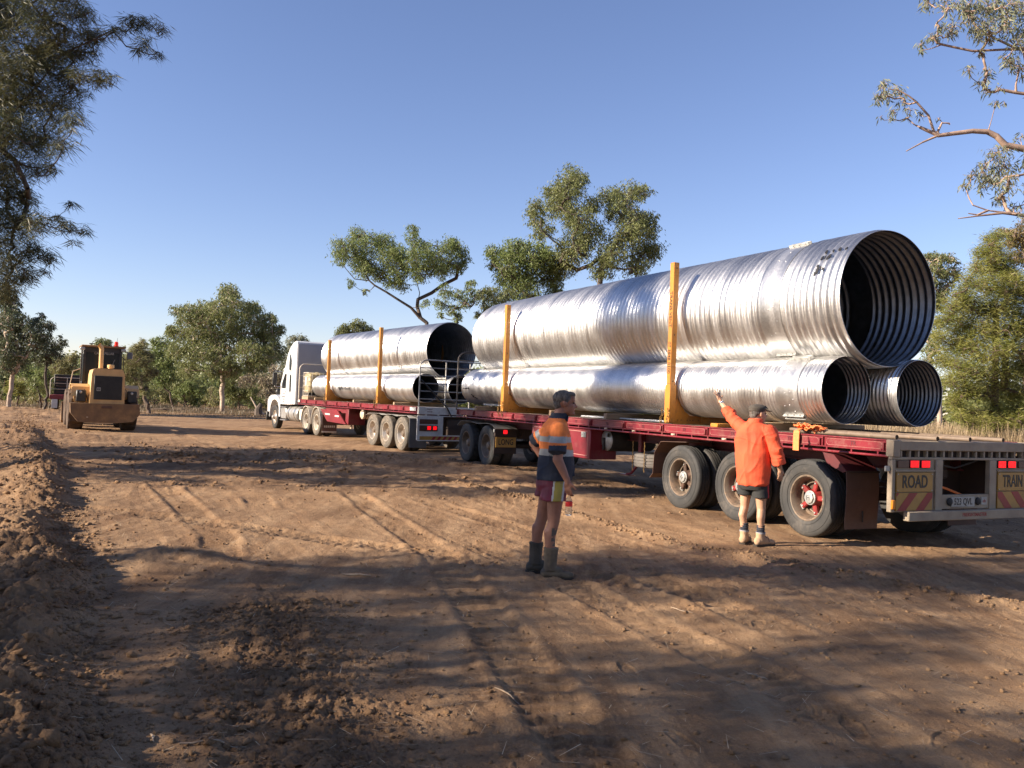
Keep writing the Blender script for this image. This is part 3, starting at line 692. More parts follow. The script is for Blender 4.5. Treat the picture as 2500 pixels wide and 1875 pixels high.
def wheel(parent, kind, x, y, R, W, side=-1, phase=0.):
    """a dual or single wheel; tyre, rim and hub are its pieces"""
    ty, rm, hm = wheel_meshes(kind, R, W)
    o = bpy.data.objects.new('wheel', None); COL.objects.link(o); o.parent = parent; o.location = (x, y, R-.012)
    o.rotation_euler = (phase, 0, 0 if side < 0 else pi)
    link('tyre', ty, o); link('rim', rm, o); link('hub', hm, o)
    return o

def side_rail(root, L, x, sgn, brackets, mark_last=99, zt=1.36, pin=True):
    """C-section side rail with rope rail; sgn -1 = left face outward"""
    m = MB(); X = lambda a: x+sgn*-1*a      # a measured inward
    def bx(a0, a1, y0, y1, z0, z1, b=.004):
        xa, xb = sorted((X(a0), X(a1))); m.box(xa, xb, y0, y1, z0, z1, b)
    bx(.012, .075, 0, L, zt-.018, zt); bx(.030, .038, 0, L, zt-.135, zt-.018); bx(.012, .06, 0, L, zt-.150, zt-.135)
    for b in brackets:
        bx(.002, .034, b-.032, b-.022, zt-.135, zt-.018); bx(.002, .034, b+.022, b+.032, zt-.135, zt-.018); bx(.006, .034, b-.03, b+.03, zt-.045, zt-.018)
        for q in (-.075, .075): m.tube([(X(.032), b+q, zt-.125), (X(.018), b+q, zt-.125)], .009, 6)
    y = .16
    while y < L:
        bx(.014, .034, y-.012, y+.012, zt-.192, zt-.150, .002); y += .41
    m.tube([(X(.022), .0, zt-.198), (X(.022), L, zt-.198)], .0165, 10)
    rail = m.build('side_rail', m_red, root)
    if pin:
        p = MB(); ts = []
        for k, (a, b) in enumerate(zip(brackets[:-1], brackets[1:])):
            for lo_, hi_ in (((a+.07, (a+b)/2-.03) if b-a > 1.8 else (a+.07, b-.07)),):
                zc = zt-.077; hh = .040; pts = []
                for q in range(5): an = pi/2*q/4; pts.append((hi_-.04+.04*sin(an), zc+hh-.04+.04*cos(an)))
                for q in range(5): an = pi/2*q/4; pts.append((hi_-.04+.04*cos(an), zc-hh+.04-.04*sin(an)))
                for q in range(5): an = pi/2*q/4; pts.append((lo_+.04-.04*sin(an), zc-hh+.04-.04*cos(an)))
                for q in range(5): an = pi/2*q/4; pts.append((lo_+.04-.04*cos(an), zc+hh-.04+.04*sin(an)))
                pts.append(pts[0]); p.tube([(X(.0285), q[0], q[1]) for q in pts], .0028, 4, cap=False)
                if k < mark_last: t = MB(); ts.append(t); text_mb(t, 'TR', .075, (X(.0275), (lo_+hi_)/2, zc), (0, -1, 0) if sgn < 0 else (0, 1, 0), (0, 0, 1), .002, bold=.01)
        p.build('pinstripe', m_pink, rail, ang=60)
        for t in ts: t.build('painted_letters', m_darktext, rail, smooth=False)
    return rail

def headboard(root, y, z0, z1, W, mt, posts, rows, x0=0.):
    m = MB(); r = .022; R_ = .22
    pts = [(x0, y, z0), (x0, y, z1-R_)]+[(x0+R_-R_*cos(a), y, z1-R_+R_*sin(a)) for a in np.linspace(.3, pi/2, 5)]
    pts += [(W-R_+R_*sin(a), y, z1-R_+R_*cos(a)) for a in np.linspace(0, 1.3, 5)]+[(W, y, z1-R_), (W, y, z0)]
    m.tube(pts, r, 10)
    for p in posts: m.tube([(p, y+.004, z0), (p, y+.004, z1-.02)], r*.9, 8)
    for k in range(rows):
        z = z0+(z1-z0)*(k+1)/(rows+1.); m.tube([(x0, y-.008, z), (W, y-.008, z)], r*.6, 8)
    return m.build('headboard_gate', mt, root)

def mud_leds(m, x0, x1, z0, z1, y, nx=6, nz=5):
    for i in range(nx):
        for j in range(nz):
            cx = x0+(x1-x0)*(i+.5)/nx; cz = z0+(z1-z0)*(j+.5)/nz; w_ = (x1-x0)/nx*.36; h_ = (z1-z0)/nz*.36
            m.box(cx-w_, cx+w_, y-.006, y, cz-h_, cz+h_, .001)

# ------------------------------------------------------------------ rear trailer
ZT = 1.36
T2 = thing('flatbed_trailer', 'dusty red flatbed trailer at the rear of the road train with ROAD TRAIN boards', 'trailer', (G2[0][0], G2[0][1], 0), G2[1], 'trailers of the road train')
L2 = 14.28
br = [.04, 1.07]+[1.07+1.2*k for k in range(1, 11)]+[14.2]
side_rail(T2, L2, 0, -1, br, 10); side_rail(T2, L2, 2.5, 1, br, pin=False)
m = MB()
for k in range(60): y = .02+k*(L2-.04)/60; m.box(.08, 2.42, y, y+(L2-.04)/60-.008, ZT-.03, ZT-.004, .003)
m.build('deck', m_deck, T2)
m = MB()
for x in (.72, 1.66):
    m.box(x, x+.014+.0, .3, L2-.3, .98, 1.27, .002); m.box(x-.06, x+.075, .3, L2-.3, 1.27, 1.29, .002); m.box(x-.06, x+.075, .3, L2-.3, .96, .98, .002)
for k in range(30): y = .2+k*.476; m.box(.04, 2.46, y, y+.05, 1.22, 1.326, .003)
m.build('chassis', m_reddark, T2)
t = MB(); m = MB(); m.box(.655, .668, 4.15, 4.95, 1.04, 1.13, .001); pl = m.build('maker_plate', m_reddark, T2)
text_mb(t, 'FREIGHTMASTER', .085, (.650, 4.55, 1.085), (0, -1, 0), (0, 0, 1), .003, .82, bold=.01); t.build('maker_letters', m_flap, pl, smooth=False)
for k, y in enumerate((1.34, 2.75, 4.16)):
    wk = 'spider' if k < 2 else 'spider_shaded'  # foremost axle's hub is darker: its shade is put into the colour
    wheel(T2, wk, .155, y, .519, .245, -1, .4*k); wheel(T2, 'lug' if False else wk, .46, y, .519, .245, -1, .9*k)
    wheel(T2, wk, 2.345, y, .519, .245, 1, .3*k); wheel(T2, wk, 2.04, y, .519, .245, 1, .3)
    m = MB(); m.tube([(.5, y, .51), (2.0, y, .51)], .065, 12); m.box(.8, .95, y-.6, y+.6, .62, .70, .01); m.box(1.58, 1.73, y-.6, y+.6, .62, .70, .01); m.build('axle', m_void, T2)
m = MB(); m.sheet([(5.02, .42), (4.93, .50), (4.90, .86), (4.72, 1.06), (4.0, 1.09)], 'x', .03, .64, .006); m.build('mudguard', m_flap, T2)
m = MB(); m.sheet([(1.05, 1.14), (.86, 1.12), (.64, .93)], 'x', .02, .56, .006)
m.prism([(1.05, 1.14), (.86, 1.12), (.64, .93), (.70, .90), (.98, 1.0)], 'x', .022, .028); m.build('mudguard', m_reddark, T2)
for x in (.02, 1.9):
    m = MB(); prof = [(.64, .93), (.625, .7), (.63, .45), (.645, .3), (.64, .19)]; m.sheet(prof, 'x', x, x+.56, .009)
    fl = m.build('mudflap', m_flap, T2)
    m = MB(); m.box(x+.01, x+.55, .608, .618, .905, .925, .002); m.build('flap_bracket', m_void, fl); m = MB(); m.box(x+.27, x+.285, .612, .628, .28, .42, .002); m.build('flap_slot', m_black, fl)
# rear frame of dusty steel
m = MB(); yb = -.075
m.box(0, .12, -.085, .03, 1.158, 1.362, .008); m.box(2.38, 2.5, -.085, .03, 1.158, 1.362, .008)
m.box(.12, 2.38, yb, .0, 1.236, 1.355, .008); m.box(.0, 2.5, yb+.006, -.01, 1.128, 1.158, .004)
for k in range(16):
    x = .16+k*2.2/15; m.box(x-.014, x+.014, yb+.012, -.012, 1.158, 1.236, .003)
for x in (.74, 1.72): m.box(x, x+.125, yb-.004, -.01, .50, 1.128, .006)
for x0, x1 in ((0., .055), (2.445, 2.5)): m.box(x0, x1, yb, .0, .50, 1.128, .008)
m.box(.055, .74, yb+.02, -.02, .50, 1.128, .003); m.box(1.845, 2.445, yb+.02, -.02, .50, 1.128, .003)
m.box(.865, 1.72, yb+.004, -.012, .525, .70, .004)
m.box(.055, .72, yb-.010, yb+.02, .985, 1.005, .003); m.box(1.865, 2.445, yb-.010, yb+.02, .985, 1.005, .003)
fr = m.build('rear_frame', m_frame, T2)
m = MB(); m.box(.70, 1.90, .45, .50, .55, 1.30, .003); m.box(.12, 2.38, .04, .06, 1.12, 1.32, .003); m.box(.70, .74, .0, .45, .55, 1.2, .003); m.box(1.86, 1.9, .0, .45, .55, 1.2, .003); m.ell((1.16, .3, .93), (.13, .1, .15)); m.box(1.1, 1.35, .22, .34, .86, 1.0, .03); m.tube([(1.2, .25, .95), (1.2, .2, 1.1)], .03)
m.build('coupling_recess', m_void, T2)
m = MB(); m.box(.2, 2.42, yb-.09, yb+.0, .40, .515, .008); bp = m.build('bumper', m_frame, T2)
t = MB(); text_mb(t, 'FREIGHTMASTER', .062, (1.34, yb-.091, .462), (1, 0, 0), (0, 0, 1), .002, .95, bold=.012); t.build('bumper_letters', m_chevred, bp, smooth=False)
for x0, txt, xs in ((.075, 'ROAD', .72), (1.88, 'TRAIN', .62)):
    m = MB(); w_ = .615 if x0 < 1 else .565; m.box(x0, x0+w_, yb-.004, yb+.018, .742, .975, .004); o = m.build('sign_board', m_signy, T2)
    for q in ((.02, .955), (w_-.02, .955), (.02, .76), (w_-.02, .76), (w_/2, .86)):
        m = MB(); m.tube([(x0+q[0], yb-.004, q[1]), (x0+q[0], yb-.011, q[1])], .008, 6); m.build('sign_bolt', m_capgrey, o)
    t = MB(); text_mb(t, txt, .215, (x0+w_/2, yb-.0045, .858), (1, 0, 0), (0, 0, 1), .003, xs, bold=.018); t.build('sign_letters', m_signk, o, smooth=False)
    m = MB(); m.box(x0, x0+w_, yb-.002, yb+.018, .517, .732, .003); cb = m.build('chevron_board', m_signy, T2)
    m = MB(); sl_ = 1 if x0 < 1 else -1
    for k in (-1, 0, 1, 2):
        bx_ = x0+.02+k*.31+(.0 if sl_ > 0 else .12); 
        poly = [(bx_, .519), (bx_+.14, .519), (bx_+.14+sl_*.2, .730), (bx_+sl_*.2, .730)]
        # clip to the board
        def clip(P, f):
            out = []
            for i in range(len(P)):
                a, b = P[i], P[(i+1) % len(P)]; fa, fb = f(a), f(b)
                if fa >= 0: out.append(a)
                if fa*fb < 0: tt = fa/(fa-fb); out.append((a[0]+(b[0]-a[0])*tt, a[1]+(b[1]-a[1])*tt))
            return out
        poly = clip(poly, lambda p: p[0]-x0-.003)
        if len(poly) > 2: poly = clip(poly, lambda p: x0+w_-.003-p[0])
        if len(poly) > 2: m.prism(poly, 'y', yb-.0045, yb-.003)
    m.build('chevron_stripes', m_chevred, cb)
m = MB(); m.box(.085, .275, yb-.006, yb+.018, 1.03, 1.12, .008); m.build('amber_lens', m_amber, T2)
m = MB(); m.box(2.27, 2.42, yb-.006, yb+.018, 1.03, 1.12, .008); m.build('amber_lens', m_amber, T2)
for x0 in (.29, .48, 1.87, 2.06):
    m = MB(); m.box(x0, x0+.158, yb-.004, yb+.018, 1.028, 1.125, .01); o = m.build('tail_light', m_lensd, T2)
    m = MB(); mud_leds(m, x0+.008, x0+.15, 1.035, 1.118, yb-.003, 7, 5); m.build('led_lens', m_lens, o)
m = MB(); m.tube([(.9, -.01, 1.16), (1.0, .03, 1.05), (1.25, .06, 1.02), (1.55, .03, 1.10), (1.68, .0, 1.16)], .012, 6); m.build('wiring_loom', m_black, T2)
m = MB(); m.tube([(1.0, .1, .66), (1.1, .16, .78), (1.3, .2, .74), (1.5, .12, .66)], .016, 6); m.build('air_hose', m_strap, T2)
m = MB(); m.box(-.075, .0, -.05, -.02, .985, 1.05, .008); m.build('side_lamp', m_capgrey, T2)
m = MB(); m.box(-.01, .045, -.105, -.07, .54, .65, .01); m.build('marker_lamp', m_amberl, T2)
m = MB(); m.box(1.02, 1.44, yb-.012, yb+.002, .55, .672, .01); pl = m.build('number_plate', m_plate, T2)
t = MB(); text_mb(t, '523 QVL', .115, (1.23, yb-.0125, .612), (1, 0, 0), (0, 0, 1), .002, .78, bold=.012); t.build('plate_letters', m_signk, pl, smooth=False)
for x in (.99, 1.50):
    m = MB(); m.ell((x, yb-.01, .615), (.05, .02, .05)); m.build('plate_lamp', m_black, T2)
m = MB(); m.box(1.57, 1.67, yb-.008, yb+.002, .57, .665, .004); o = m.build('sticker', m_plate, T2)
t = MB(); text_mb(t, 'eh', .06, (1.62, yb-.009, .617), (1, 0, 0), (0, 0, 1), .002); t.build('sticker_letters', m_chevred, o, smooth=False)
# tool box, air tank, spare, landing leg
m = MB(); m.box(.05, .66, 7.12, 9.7, .56, 1.15, .015); tb = m.build('tool_box', m_red, T2)
m = MB()
for (y0, y1) in ((7.2, 9.62),):
    for a in ((y0, y1, .62, .635), (y0, y1, 1.085, 1.10), (y0, y0+.015, .62, 1.1), (y1-.015, y1, .62, 1.1)): m.box(.042, .052, *a, .002)
m.build('box_door_frame', m_pink, tb)
m = MB(); m.box(.035, .052, 7.28, 7.46, .98, 1.09, .004); m.box(.028, .04, 7.33, 7.41, 1.0, 1.07, .004); m.build('latch', m_capgrey, tb)
m = MB(); m.lathe([(.28, 0), (.30, .12), (.33, .195), (.36, .215), (1.3, .215), (1.34, .19), (1.36, 0)], 'x', (0, 6.95, .95), 36); tk = m.build('air_tank', m_black, T2)
m = MB(); m.lathe([(.272, 0), (.288, .12), (.318, .196), (.33, .205)], 'x', (0, 6.95, .95), 36); m.build('tank_end', m_capgrey, tk)
m = MB(); m.box(.24, .29, 6.93, 6.99, .76, 1.0, .01); m.box(.25, .28, 6.78, 6.83, 1.02, 1.09, .01); m.build('tank_strap', m_black, tk)
m = MB(); m.lathe([(a+.0, r) for a, r in tyre_prof(.49, .25, .29)], 'z', (.66, 5.6, .66), 72, closed=True, mod=lambda i, k, r: r-(.006 if k % 2 else 0)); sp = m.build('spare_tyre', m_spare, T2)
m = MB()
for a in (2.6, 3.5):
    cx, cy = .66+.50*cos(a), 5.6+.50*sin(a)
    for k in range(12): m.tube([(cx-.01, cy, 1.0-k*.045), (cx-.01, cy+.008*(-1)**k, .96-k*.045)], .009, 5)
m.build('chain', m_chain, sp)
for x in (.62, 1.75):
    m = MB(); m.box(x, x+.1, 6.2, 6.3, .62, 1.2, .01); m.tube([(x+.05, 6.25, .65), (x-.02, 6.3, .5), (x-.05, 6.42, .36), (x-.08, 6.55, .33)], [.03, .03, .025, .02], 8); m.box(x-.14, x+.0, 6.4, 6.75, .315, .33, .004); m.build('landing_leg', m_red, T2)
for y in (2.22, 3.05, 4.36, 5.55, 6.5):
    m = MB(); m.box(.012, .03, y-.05, y+.05, ZT-.132-.05, ZT-.132-.02, .004); m.ell((.008, y-.03, ZT-.167), (.014, .016, .014), n=10, m=6); m.build('marker_lamp', m_tank, T2)
headboard(T2, L2-.03, 1.34, 2.90, 2.5, m_tubedark, (.83, 1.66), 6)
m = MB(); m.box(.3, 2.2, L2-.05, L2-.02, 1.1, 1.34, .01); m.build('front_beam', m_red, T2)

# ------------------------------------------------------------------ converter dolly under its nose
DL = thing('trailer_dolly', 'two axle converter dolly carrying the LONG board under the rear trailer nose', 'dolly', (G2[0][0], G2[0][1], 0), G2[1])
for k, y in enumerate((12.22, 13.56)):
    wheel(DL, 'lug', .15, y, .512, .25, -1, .2*k); wheel(DL, 'lug', .46, y, .512, .25, -1, .5)
    wheel(DL, 'lug', 2.35, y, .512, .25, 1, .2*k); wheel(DL, 'lug', 2.04, y, .512, .25, 1, .5)
    m = MB(); m.tube([(.5, y, .5), (2.0, y, .5)], .06, 12); m.build('axle', m_void, DL)
m = MB(); m.box(.75, .85, 11.7, 15.3, .78, .95, .01); m.box(1.65, 1.75, 11.7, 15.3, .78, .95, .01); m.box(.75, 1.75, 12.5, 13.3, .95, 1.12, .02); m.box(.7, 1.8, 11.75, 11.85, .7, .95, .01)
m.tube([(.8, 15.2, .85), (1.25, 16.6, .8)], .05); m.tube([(1.7, 15.2, .85), (1.25, 16.6, .8)], .05); m.build('chassis', m_void, DL)
for x in (.02, 1.9):
    m = MB(); m.sheet([(14.2, .93), (13.95, 1.06), (13.3, 1.075), (12.75, 1.03), (12.1, 1.065), (11.82, 1.02), (11.66, .95)], 'x', x, x+.6, .005); m.build('mudguard', m_galvtube, DL)
m = MB(); m.box(.0, .60, 11.64, 11.66, .34, .95, .006); m.box(.0, .60, 11.60, 11.69, .76, .95, .01); rb = m.build('rear_panel', m_void, DL)
m = MB(); m.box(.03, .57, 11.615, 11.63, .50, .745, .006); sb = m.build('sign_board', m_signy, DL)
t = MB(); text_mb(t, 'LONG', .2, (.30, 11.614, .622), (1, 0, 0), (0, 0, 1), .003, .72, bold=.018); t.build('sign_letters', m_signk, sb, smooth=False)
m = MB(); m.box(.22, .32, 11.585, 11.60, .83, .92, .006); m.build('tail_light', m_lens, DL)
m = MB(); m.box(-.03, .0, 11.6, 11.66, .86, .94, .01); m.build('side_lamp', m_capgrey, DL)

# ------------------------------------------------------------------ front trailer
T1 = thing('flatbed_trailer', 'bright red flatbed trailer coupled behind the white truck with sloped tool box doors', 'trailer', (G1[0][0], G1[0][1], 0), G1[1], 'trailers of the road train')
L1 = 11.75
br = [.04]+[1.05+1.2*k for k in range(9)]+[L1-.05]
side_rail(T1, L1, 0, -1, br, pin=False); side_rail(T1, L1, 2.5, 1, br, pin=False)
m = MB()
for k in range(50): y = .02+k*(L1-.04)/50; m.box(.08, 2.42, y, y+(L1-.04)/50-.008, ZT-.03, ZT-.004, .003)
m.build('deck', m_deck, T1)
m = MB()
for x in (.72, 1.66): m.box(x, x+.014, .3, L1-.3, .98, 1.27, .002); m.box(x-.06, x+.075, .3, L1-.3, .96, .98, .002)
for k in range(24): y = .2+k*.476; m.box(.04, 2.46, y, y+.05, 1.22, 1.326, .003)
m.build('chassis', m_reddark, T1)
m = MB(); m.box(.005, .03, .12, .55, 1.23, 1.335, .003); m.build('sticker', m_offwhite, T1)
m = MB(); m.box(-.012, .03, 11.45, 11.7, 1.24, 1.34, .003); m.build('sticker', m_guard, T1)
for k, y in enumerate((1.2, 2.4, 3.56)):
    wheel(T1, 'disc', .155, y, .519, .245, -1, .4*k); wheel(T1, 'disc', .46, y, .519, .245, -1, .4*k)
    wheel(T1, 'disc', 2.345, y, .519, .245, 1, .3*k)
    m = MB(); m.tube([(.5, y, .51), (2.3, y, .51)], .065, 12); m.build('axle', m_void, T1)
m = MB(); m.sheet([(4.15, .98), (3.9, 1.05), (3.0, 1.07), (2.8, 1.03), (1.9, 1.07), (1.6, 1.03), (.8, 1.08), (.62, 1.0)], 'x', .03, .6, .005); m.build('mudguard', m_offwhite, T1)
m = MB(); m.box(.02, .6, .55, .565, .12, 1.0, .006); m.build('mudflap', m_grey, T1)
m = MB(); m.box(0, 2.5, -.12, 0, 1.14, 1.36, .008); m.box(.0, 2.5, -.1, -.02, 1.08, 1.11, .006)
for k in range(6): m.box(.25+k*.4, .28+k*.4, -.1, -.02, 1.11, 1.14, .002)
m.build('rear_beam', m_offwhite, T1)
t = MB(); text_mb(t, 'FREIGHT', .05, (.35, -.123, 1.29), (1, 0, 0), (0, 0, 1), .002); text_mb(t, 'MASTER', .05, (.35, -.123, 1.22), (1, 0, 0), (0, 0, 1), .002); t.build('maker_letters', m_darktext, T1, smooth=False)
m = MB(); m.box(-.03, .80, -.13, -.10, .40, 1.08, .006); m.box(-.045, -.03, -.14, -.09, .38, 1.08, .004); m.build('light_panel', m_offwhite, T1)
m = MB(); m.box(.03, .62, -.145, -.13, .86, 1.0, .004); m.box(.03, .62, -.15, -.13, .65, .82, .006); m.build('lamp_board', m_amber, T1)
for x0 in (.27, .46):
    m = MB(); m.box(x0, x0+.13, -.155, -.15, .69, .80, .006); o = m.build('tail_light', m_lensd, T1)
    m = MB(); mud_leds(m, x0+.005, x0+.125, .69, .80, -.154, 5, 4); m.build('led_lens', m_lens, o)
m = MB(); m.box(-.02, 2.5, -.14, -.12, .36, .39, .004); m.box(-.02, 2.5, -.14, -.12, .50, .53, .004); m.build('bumper', m_offwhite, T1)
m = MB(); m.box(.05, 2.45, -.137, -.125, .39, .50, .002); cb = m.build('chevron_board', m_signy, T1)
m = MB()
for k in range(11): x = .42+k*.18; m.prism([(x, .392), (x+.09, .392), (x+.17, .498), (x+.08, .498)], 'y', -.1385, -.137)
m.build('chevron_stripes', m_chevred, cb)
m = MB(); m.box(1.0, 1.5, -.05, .3, .5, 1.0, .02); m.box(.8, 2.4, .1, .3, .55, 1.1, .02); m.build('rear_cross_member', m_void, T1)
headboard(T1, -.09, 1.36, 2.74, 2.45, m_galvtube, (.85, 1.66), 5)
m = MB(); m.tube([(.05, -.1, 2.15), (.9, -.15, 1.35), (1.05, -.16, 1.1)], .022, 6); m.build('hose', m_black, T1)
headboard(T1, L1-.1, 1.36, 2.81, 2.5, m_guard, (1.25,), 2)
# tool boxes with doors hanging open
m = MB(); m.box(.1, .7, 6.0, 6.3, .56, 1.13, .01); m.box(.15, .7, 6.0, 8.6, .95, 1.13, .01); m.box(.5, .72, 6.0, 8.4, .56, 1.13, .01); tb = m.build('tool_box', m_red, T1)
m = MB(); m.prism([(8.88, 1.04), (7.0, 1.06), (6.05, .57), (8.04, .60)], 'x', .02, .05); dr = m.build('box_door', m_red, tb)
m = MB(); m.box(.010, .02, 7.75, 8.3, .84, .9, .002); m.box(.010, .02, 6.75, 7.2, .80, .86, .002); m.build('door_label', m_offwhite, dr)
m = MB(); m.lathe([(.2, 0), (.21, .12), (.24, .165), (1.2, .165), (1.22, 0)], 'x', (0, 5.05, .97), 32); tk = m.build('air_tank', m_tank, T1)
m = MB(); m.lathe([(.32, .17), (.36, .172)], 'x', (0, 5.05, .97), 32); m.build('tank_strap', m_flap, tk)
m = MB(); m.lathe([(a, r) for a, r in tyre_prof(.48, .25, .29)], 'z', (.75, 4.3, .58), 64, closed=True); m.build('spare_tyre', m_spare, T1)
for x in (.7, 1.7):
    m = MB(); m.box(x, x+.1, 8.9, 9.0, .6, 1.2, .01); m.box(x-.03, x+.13, 8.85, 9.05, .56, .6, .01); m.build('landing_leg', m_red, T1)
m = MB(); m.lathe([(0, .02), (.01, .05), (.05, .055), (.07, .03), (.09, .05), (.13, .04), (.15, 0)], 'z', (.3, 6.2, .40), 16); m.tube([(.3, 6.2, .55), (.3, 6.2, .6)], .01); m.build('hitch_hook', m_tank, T1)

# ------------------------------------------------------------------ yellow load bolsters
def chain_links(pts, r=.02, th=.006):
    m = MB(); L = 0
    for i, (a, b) in enumerate(zip(pts[:-1], pts[1:])):
        a = Vector(a); b = Vector(b); c = (a+b)/2; d = (b-a).normalized(); o = d.cross(Vector((1, 0, 0))).normalized(); 
        if i % 2: o = d.cross(o).normalized()
        h = (b-a).length*.62; ring = [c+d*h*cos(t)+o*r*sin(t) for t in np.linspace(0, 2*pi, 11)]
        m.tube(ring, th, 5, cap=False)
    return m
def bolster(fr, y, zt, label, text=False, zs=2.02, grp='yellow load posts'):
    o = thing('load_bolster', label, 'bolster', frame_pt(fr, 0, y, ZT), fr[1], grp)
    H = zt-ZT
    for sx, x0 in ((1, .05), (-1, 2.45)):
        X = lambda a: x0+sx*a
        m = MB(); xa, xb = sorted((X(.0), X(.11))); m.box(xa, xb, -.055, .055, .12, H, .006)
        xa2, xb2 = sorted((X(-.012), X(.122))); m.box(xa2, xb2, -.072, .072, .02, zs-ZT, .006)
        pst = m.build('post', m_yel, o)
        m = MB()
        for z in (H-.1, H*.55, zs-ZT+.06, .3): m.tube([(X(.055), -.056, z), (X(.055), -.06, z)], .012, 8)
        for z in (zs-ZT+.02, zs-ZT+.3): m.box(min(X(-.002), X(.0)), max(X(-.002), X(.0)), -.05, .05, z, z+.006, .001)
        m.build('bolt_hole', m_black, pst)
        m = MB()
        m.prism([(X(.12), .0), (X(.12), .46), (X(.2), .42), (X(.34), .22), (X(.46), .145), (X(.70), .135), (X(.70), .0)], 'y', -.03, .03)
        gs = m.build('gusset', m_yel, o)
        m = MB()
        for a in (.2, .27, .4, .46, .52, .64): m.tube([(X(a), -.031, .07), (X(a), -.034, .07)], .01, 7)
        m.build('bolt_hole', m_black, gs)
        if sx > 0 and text:
            t = MB(); text_mb(t, 'TRANS VENT', .10, (X(-.001), .0, H-.80), (0, 0, -1), (0, -1, 0), .002, 1.05, bold=.012)
            text_mb(t, '07 3848 0100', .10, (X(-.001), .0, H-1.62), (0, 0, -1), (0, -1, 0), .002, .98, bold=.012)
            t.build('painted_letters', m_signk, pst, smooth=False)
    m = MB(); m.box(.74, 1.76, -.05, .05, .0, .13, .008); m.build('base_beam', m_yel, o)
    for dy in (-.085, .09):
        pts = [(.0+.02*sin(k), dy+.01*sin(k*2.1), .26-.045*k) for k in range(9)]
        chain_links(pts).build('chain', m_chain, o)
    return o
bolster(GP, 4.68, 4.10, 'tall yellow post with painted phone number nearest the camera on the rear trailer', True, 2.02)
bolster(GP, 11.2, 3.92, 'yellow post at the front end of the rear trailer load behind the orange-shirted man', False, 1.98)
bolster(G1, 3.28, 3.87, 'yellow post near the rear end of the front trailer load', False, 1.95)
bolster(G1, 8.35, 3.66, 'yellow post at the forward end of the front trailer load beside the white truck', False, 1.95)
def block(fr, x0, x1, y0, y1, z0, z1, mt, name, label, cat, grp=None):
    m = MB(); lx, ly = (x1-x0)/2, (y1-y0)/2; m.box(-lx, lx, -ly, ly, 0, z1-z0, .008); c = frame_pt(fr, (x0+x1)/2, (y0+y1)/2, z0)
    o = m.build(name, mt, None, c, (0, 0, fr[1])); return tag(o, label, cat, grp)
block(GP, .03, .33, 3.35, 3.52, ZT, ZT+.06, m_yel, 'timber_block', 'short yellow block on the red rail between the tall post and the orange shirt', 'block')
for fr, ys, w_ in ((GP, (2.6, 6.7, 8.9, 12.9), 'rear'), (G1, (2.0, 5.6, 9.9), 'front')):
    for k, y in enumerate(ys):
        block(fr, .12, 2.38, y, y+.1, ZT, ZT+.115 if fr is GP else ZT+.095, m_wood, 'timber_block', 'weathered timber bearer across the deck under the pipes of the %s trailer' % w_, 'bearer', 'timber bearers under the pipes, %s trailer' % w_)
block(G1, .1, 1.25, 10.75, 11.55, ZT, ZT+.13, m_wood, 'pallet', 'wooden pallet under the yellowish liquid tote', 'pallet')
# long steel bars lying on the rear deck
for k, (x, y0, y1, z, lab) in enumerate(((.10, .10, 1.75, .030, 'nearest brown bar lying along the deck edge by the orange strap'), (.62, -.06, 2.4, .028, 'second brown bar lying lengthwise on the rear deck'), (1.22, -.06, 3.2, .028, 'third brown bar lying lengthwise on the rear deck'), (1.86, -.06, 3.0, .028, 'farthest brown bar lying lengthwise on the rear deck'))):
    m = MB(); L = y1-y0; m.tube([(0, 0, 0), (0, L*.5, .004), (0, L, 0)], z, 12, cap=False); m.tube([(0, .02, 0), (0, L-.02, 0)], z*.8, 12)
    o = m.build('steel_bar', m_brown, None, frame_pt(GP, x, y0, ZT+z), (0, 0, GP[1])); tag(o, lab, 'steel bar', 'brown steel bars lying on the rear deck')
m = MB()
for k in range(90):
    y = k*.034; m.box(0, .30, y, y+.024, .0, .032, .006); m.box(0, .28, y, y+.04, .0, .012, .001)
o = m.build('ribbed_sheet', m_galv, None, frame_pt(GP, .42, 5.1, ZT+.01), (0, 0, GP[1])); tag(o, 'bright ribbed metal sheet lying on the deck left of the tall yellow post', 'metal sheet', 'ribbed sheets on the deck')
m = MB()
for k in range(12): m.box(0, .42, k*.11, k*.11+.1, .0, .03, .008)
m.box(0, .42, 0, 1.3, -.0, .01, .001)
o = m.build('ribbed_sheet', m_galv, None, frame_pt(GP, .5, 12.0, ZT+.13), (.0, -.35, GP[1])); tag(o, 'ribbed metal sheet propped under the pipe end near the dark gate', 'metal sheet', 'ribbed sheets on the deck')
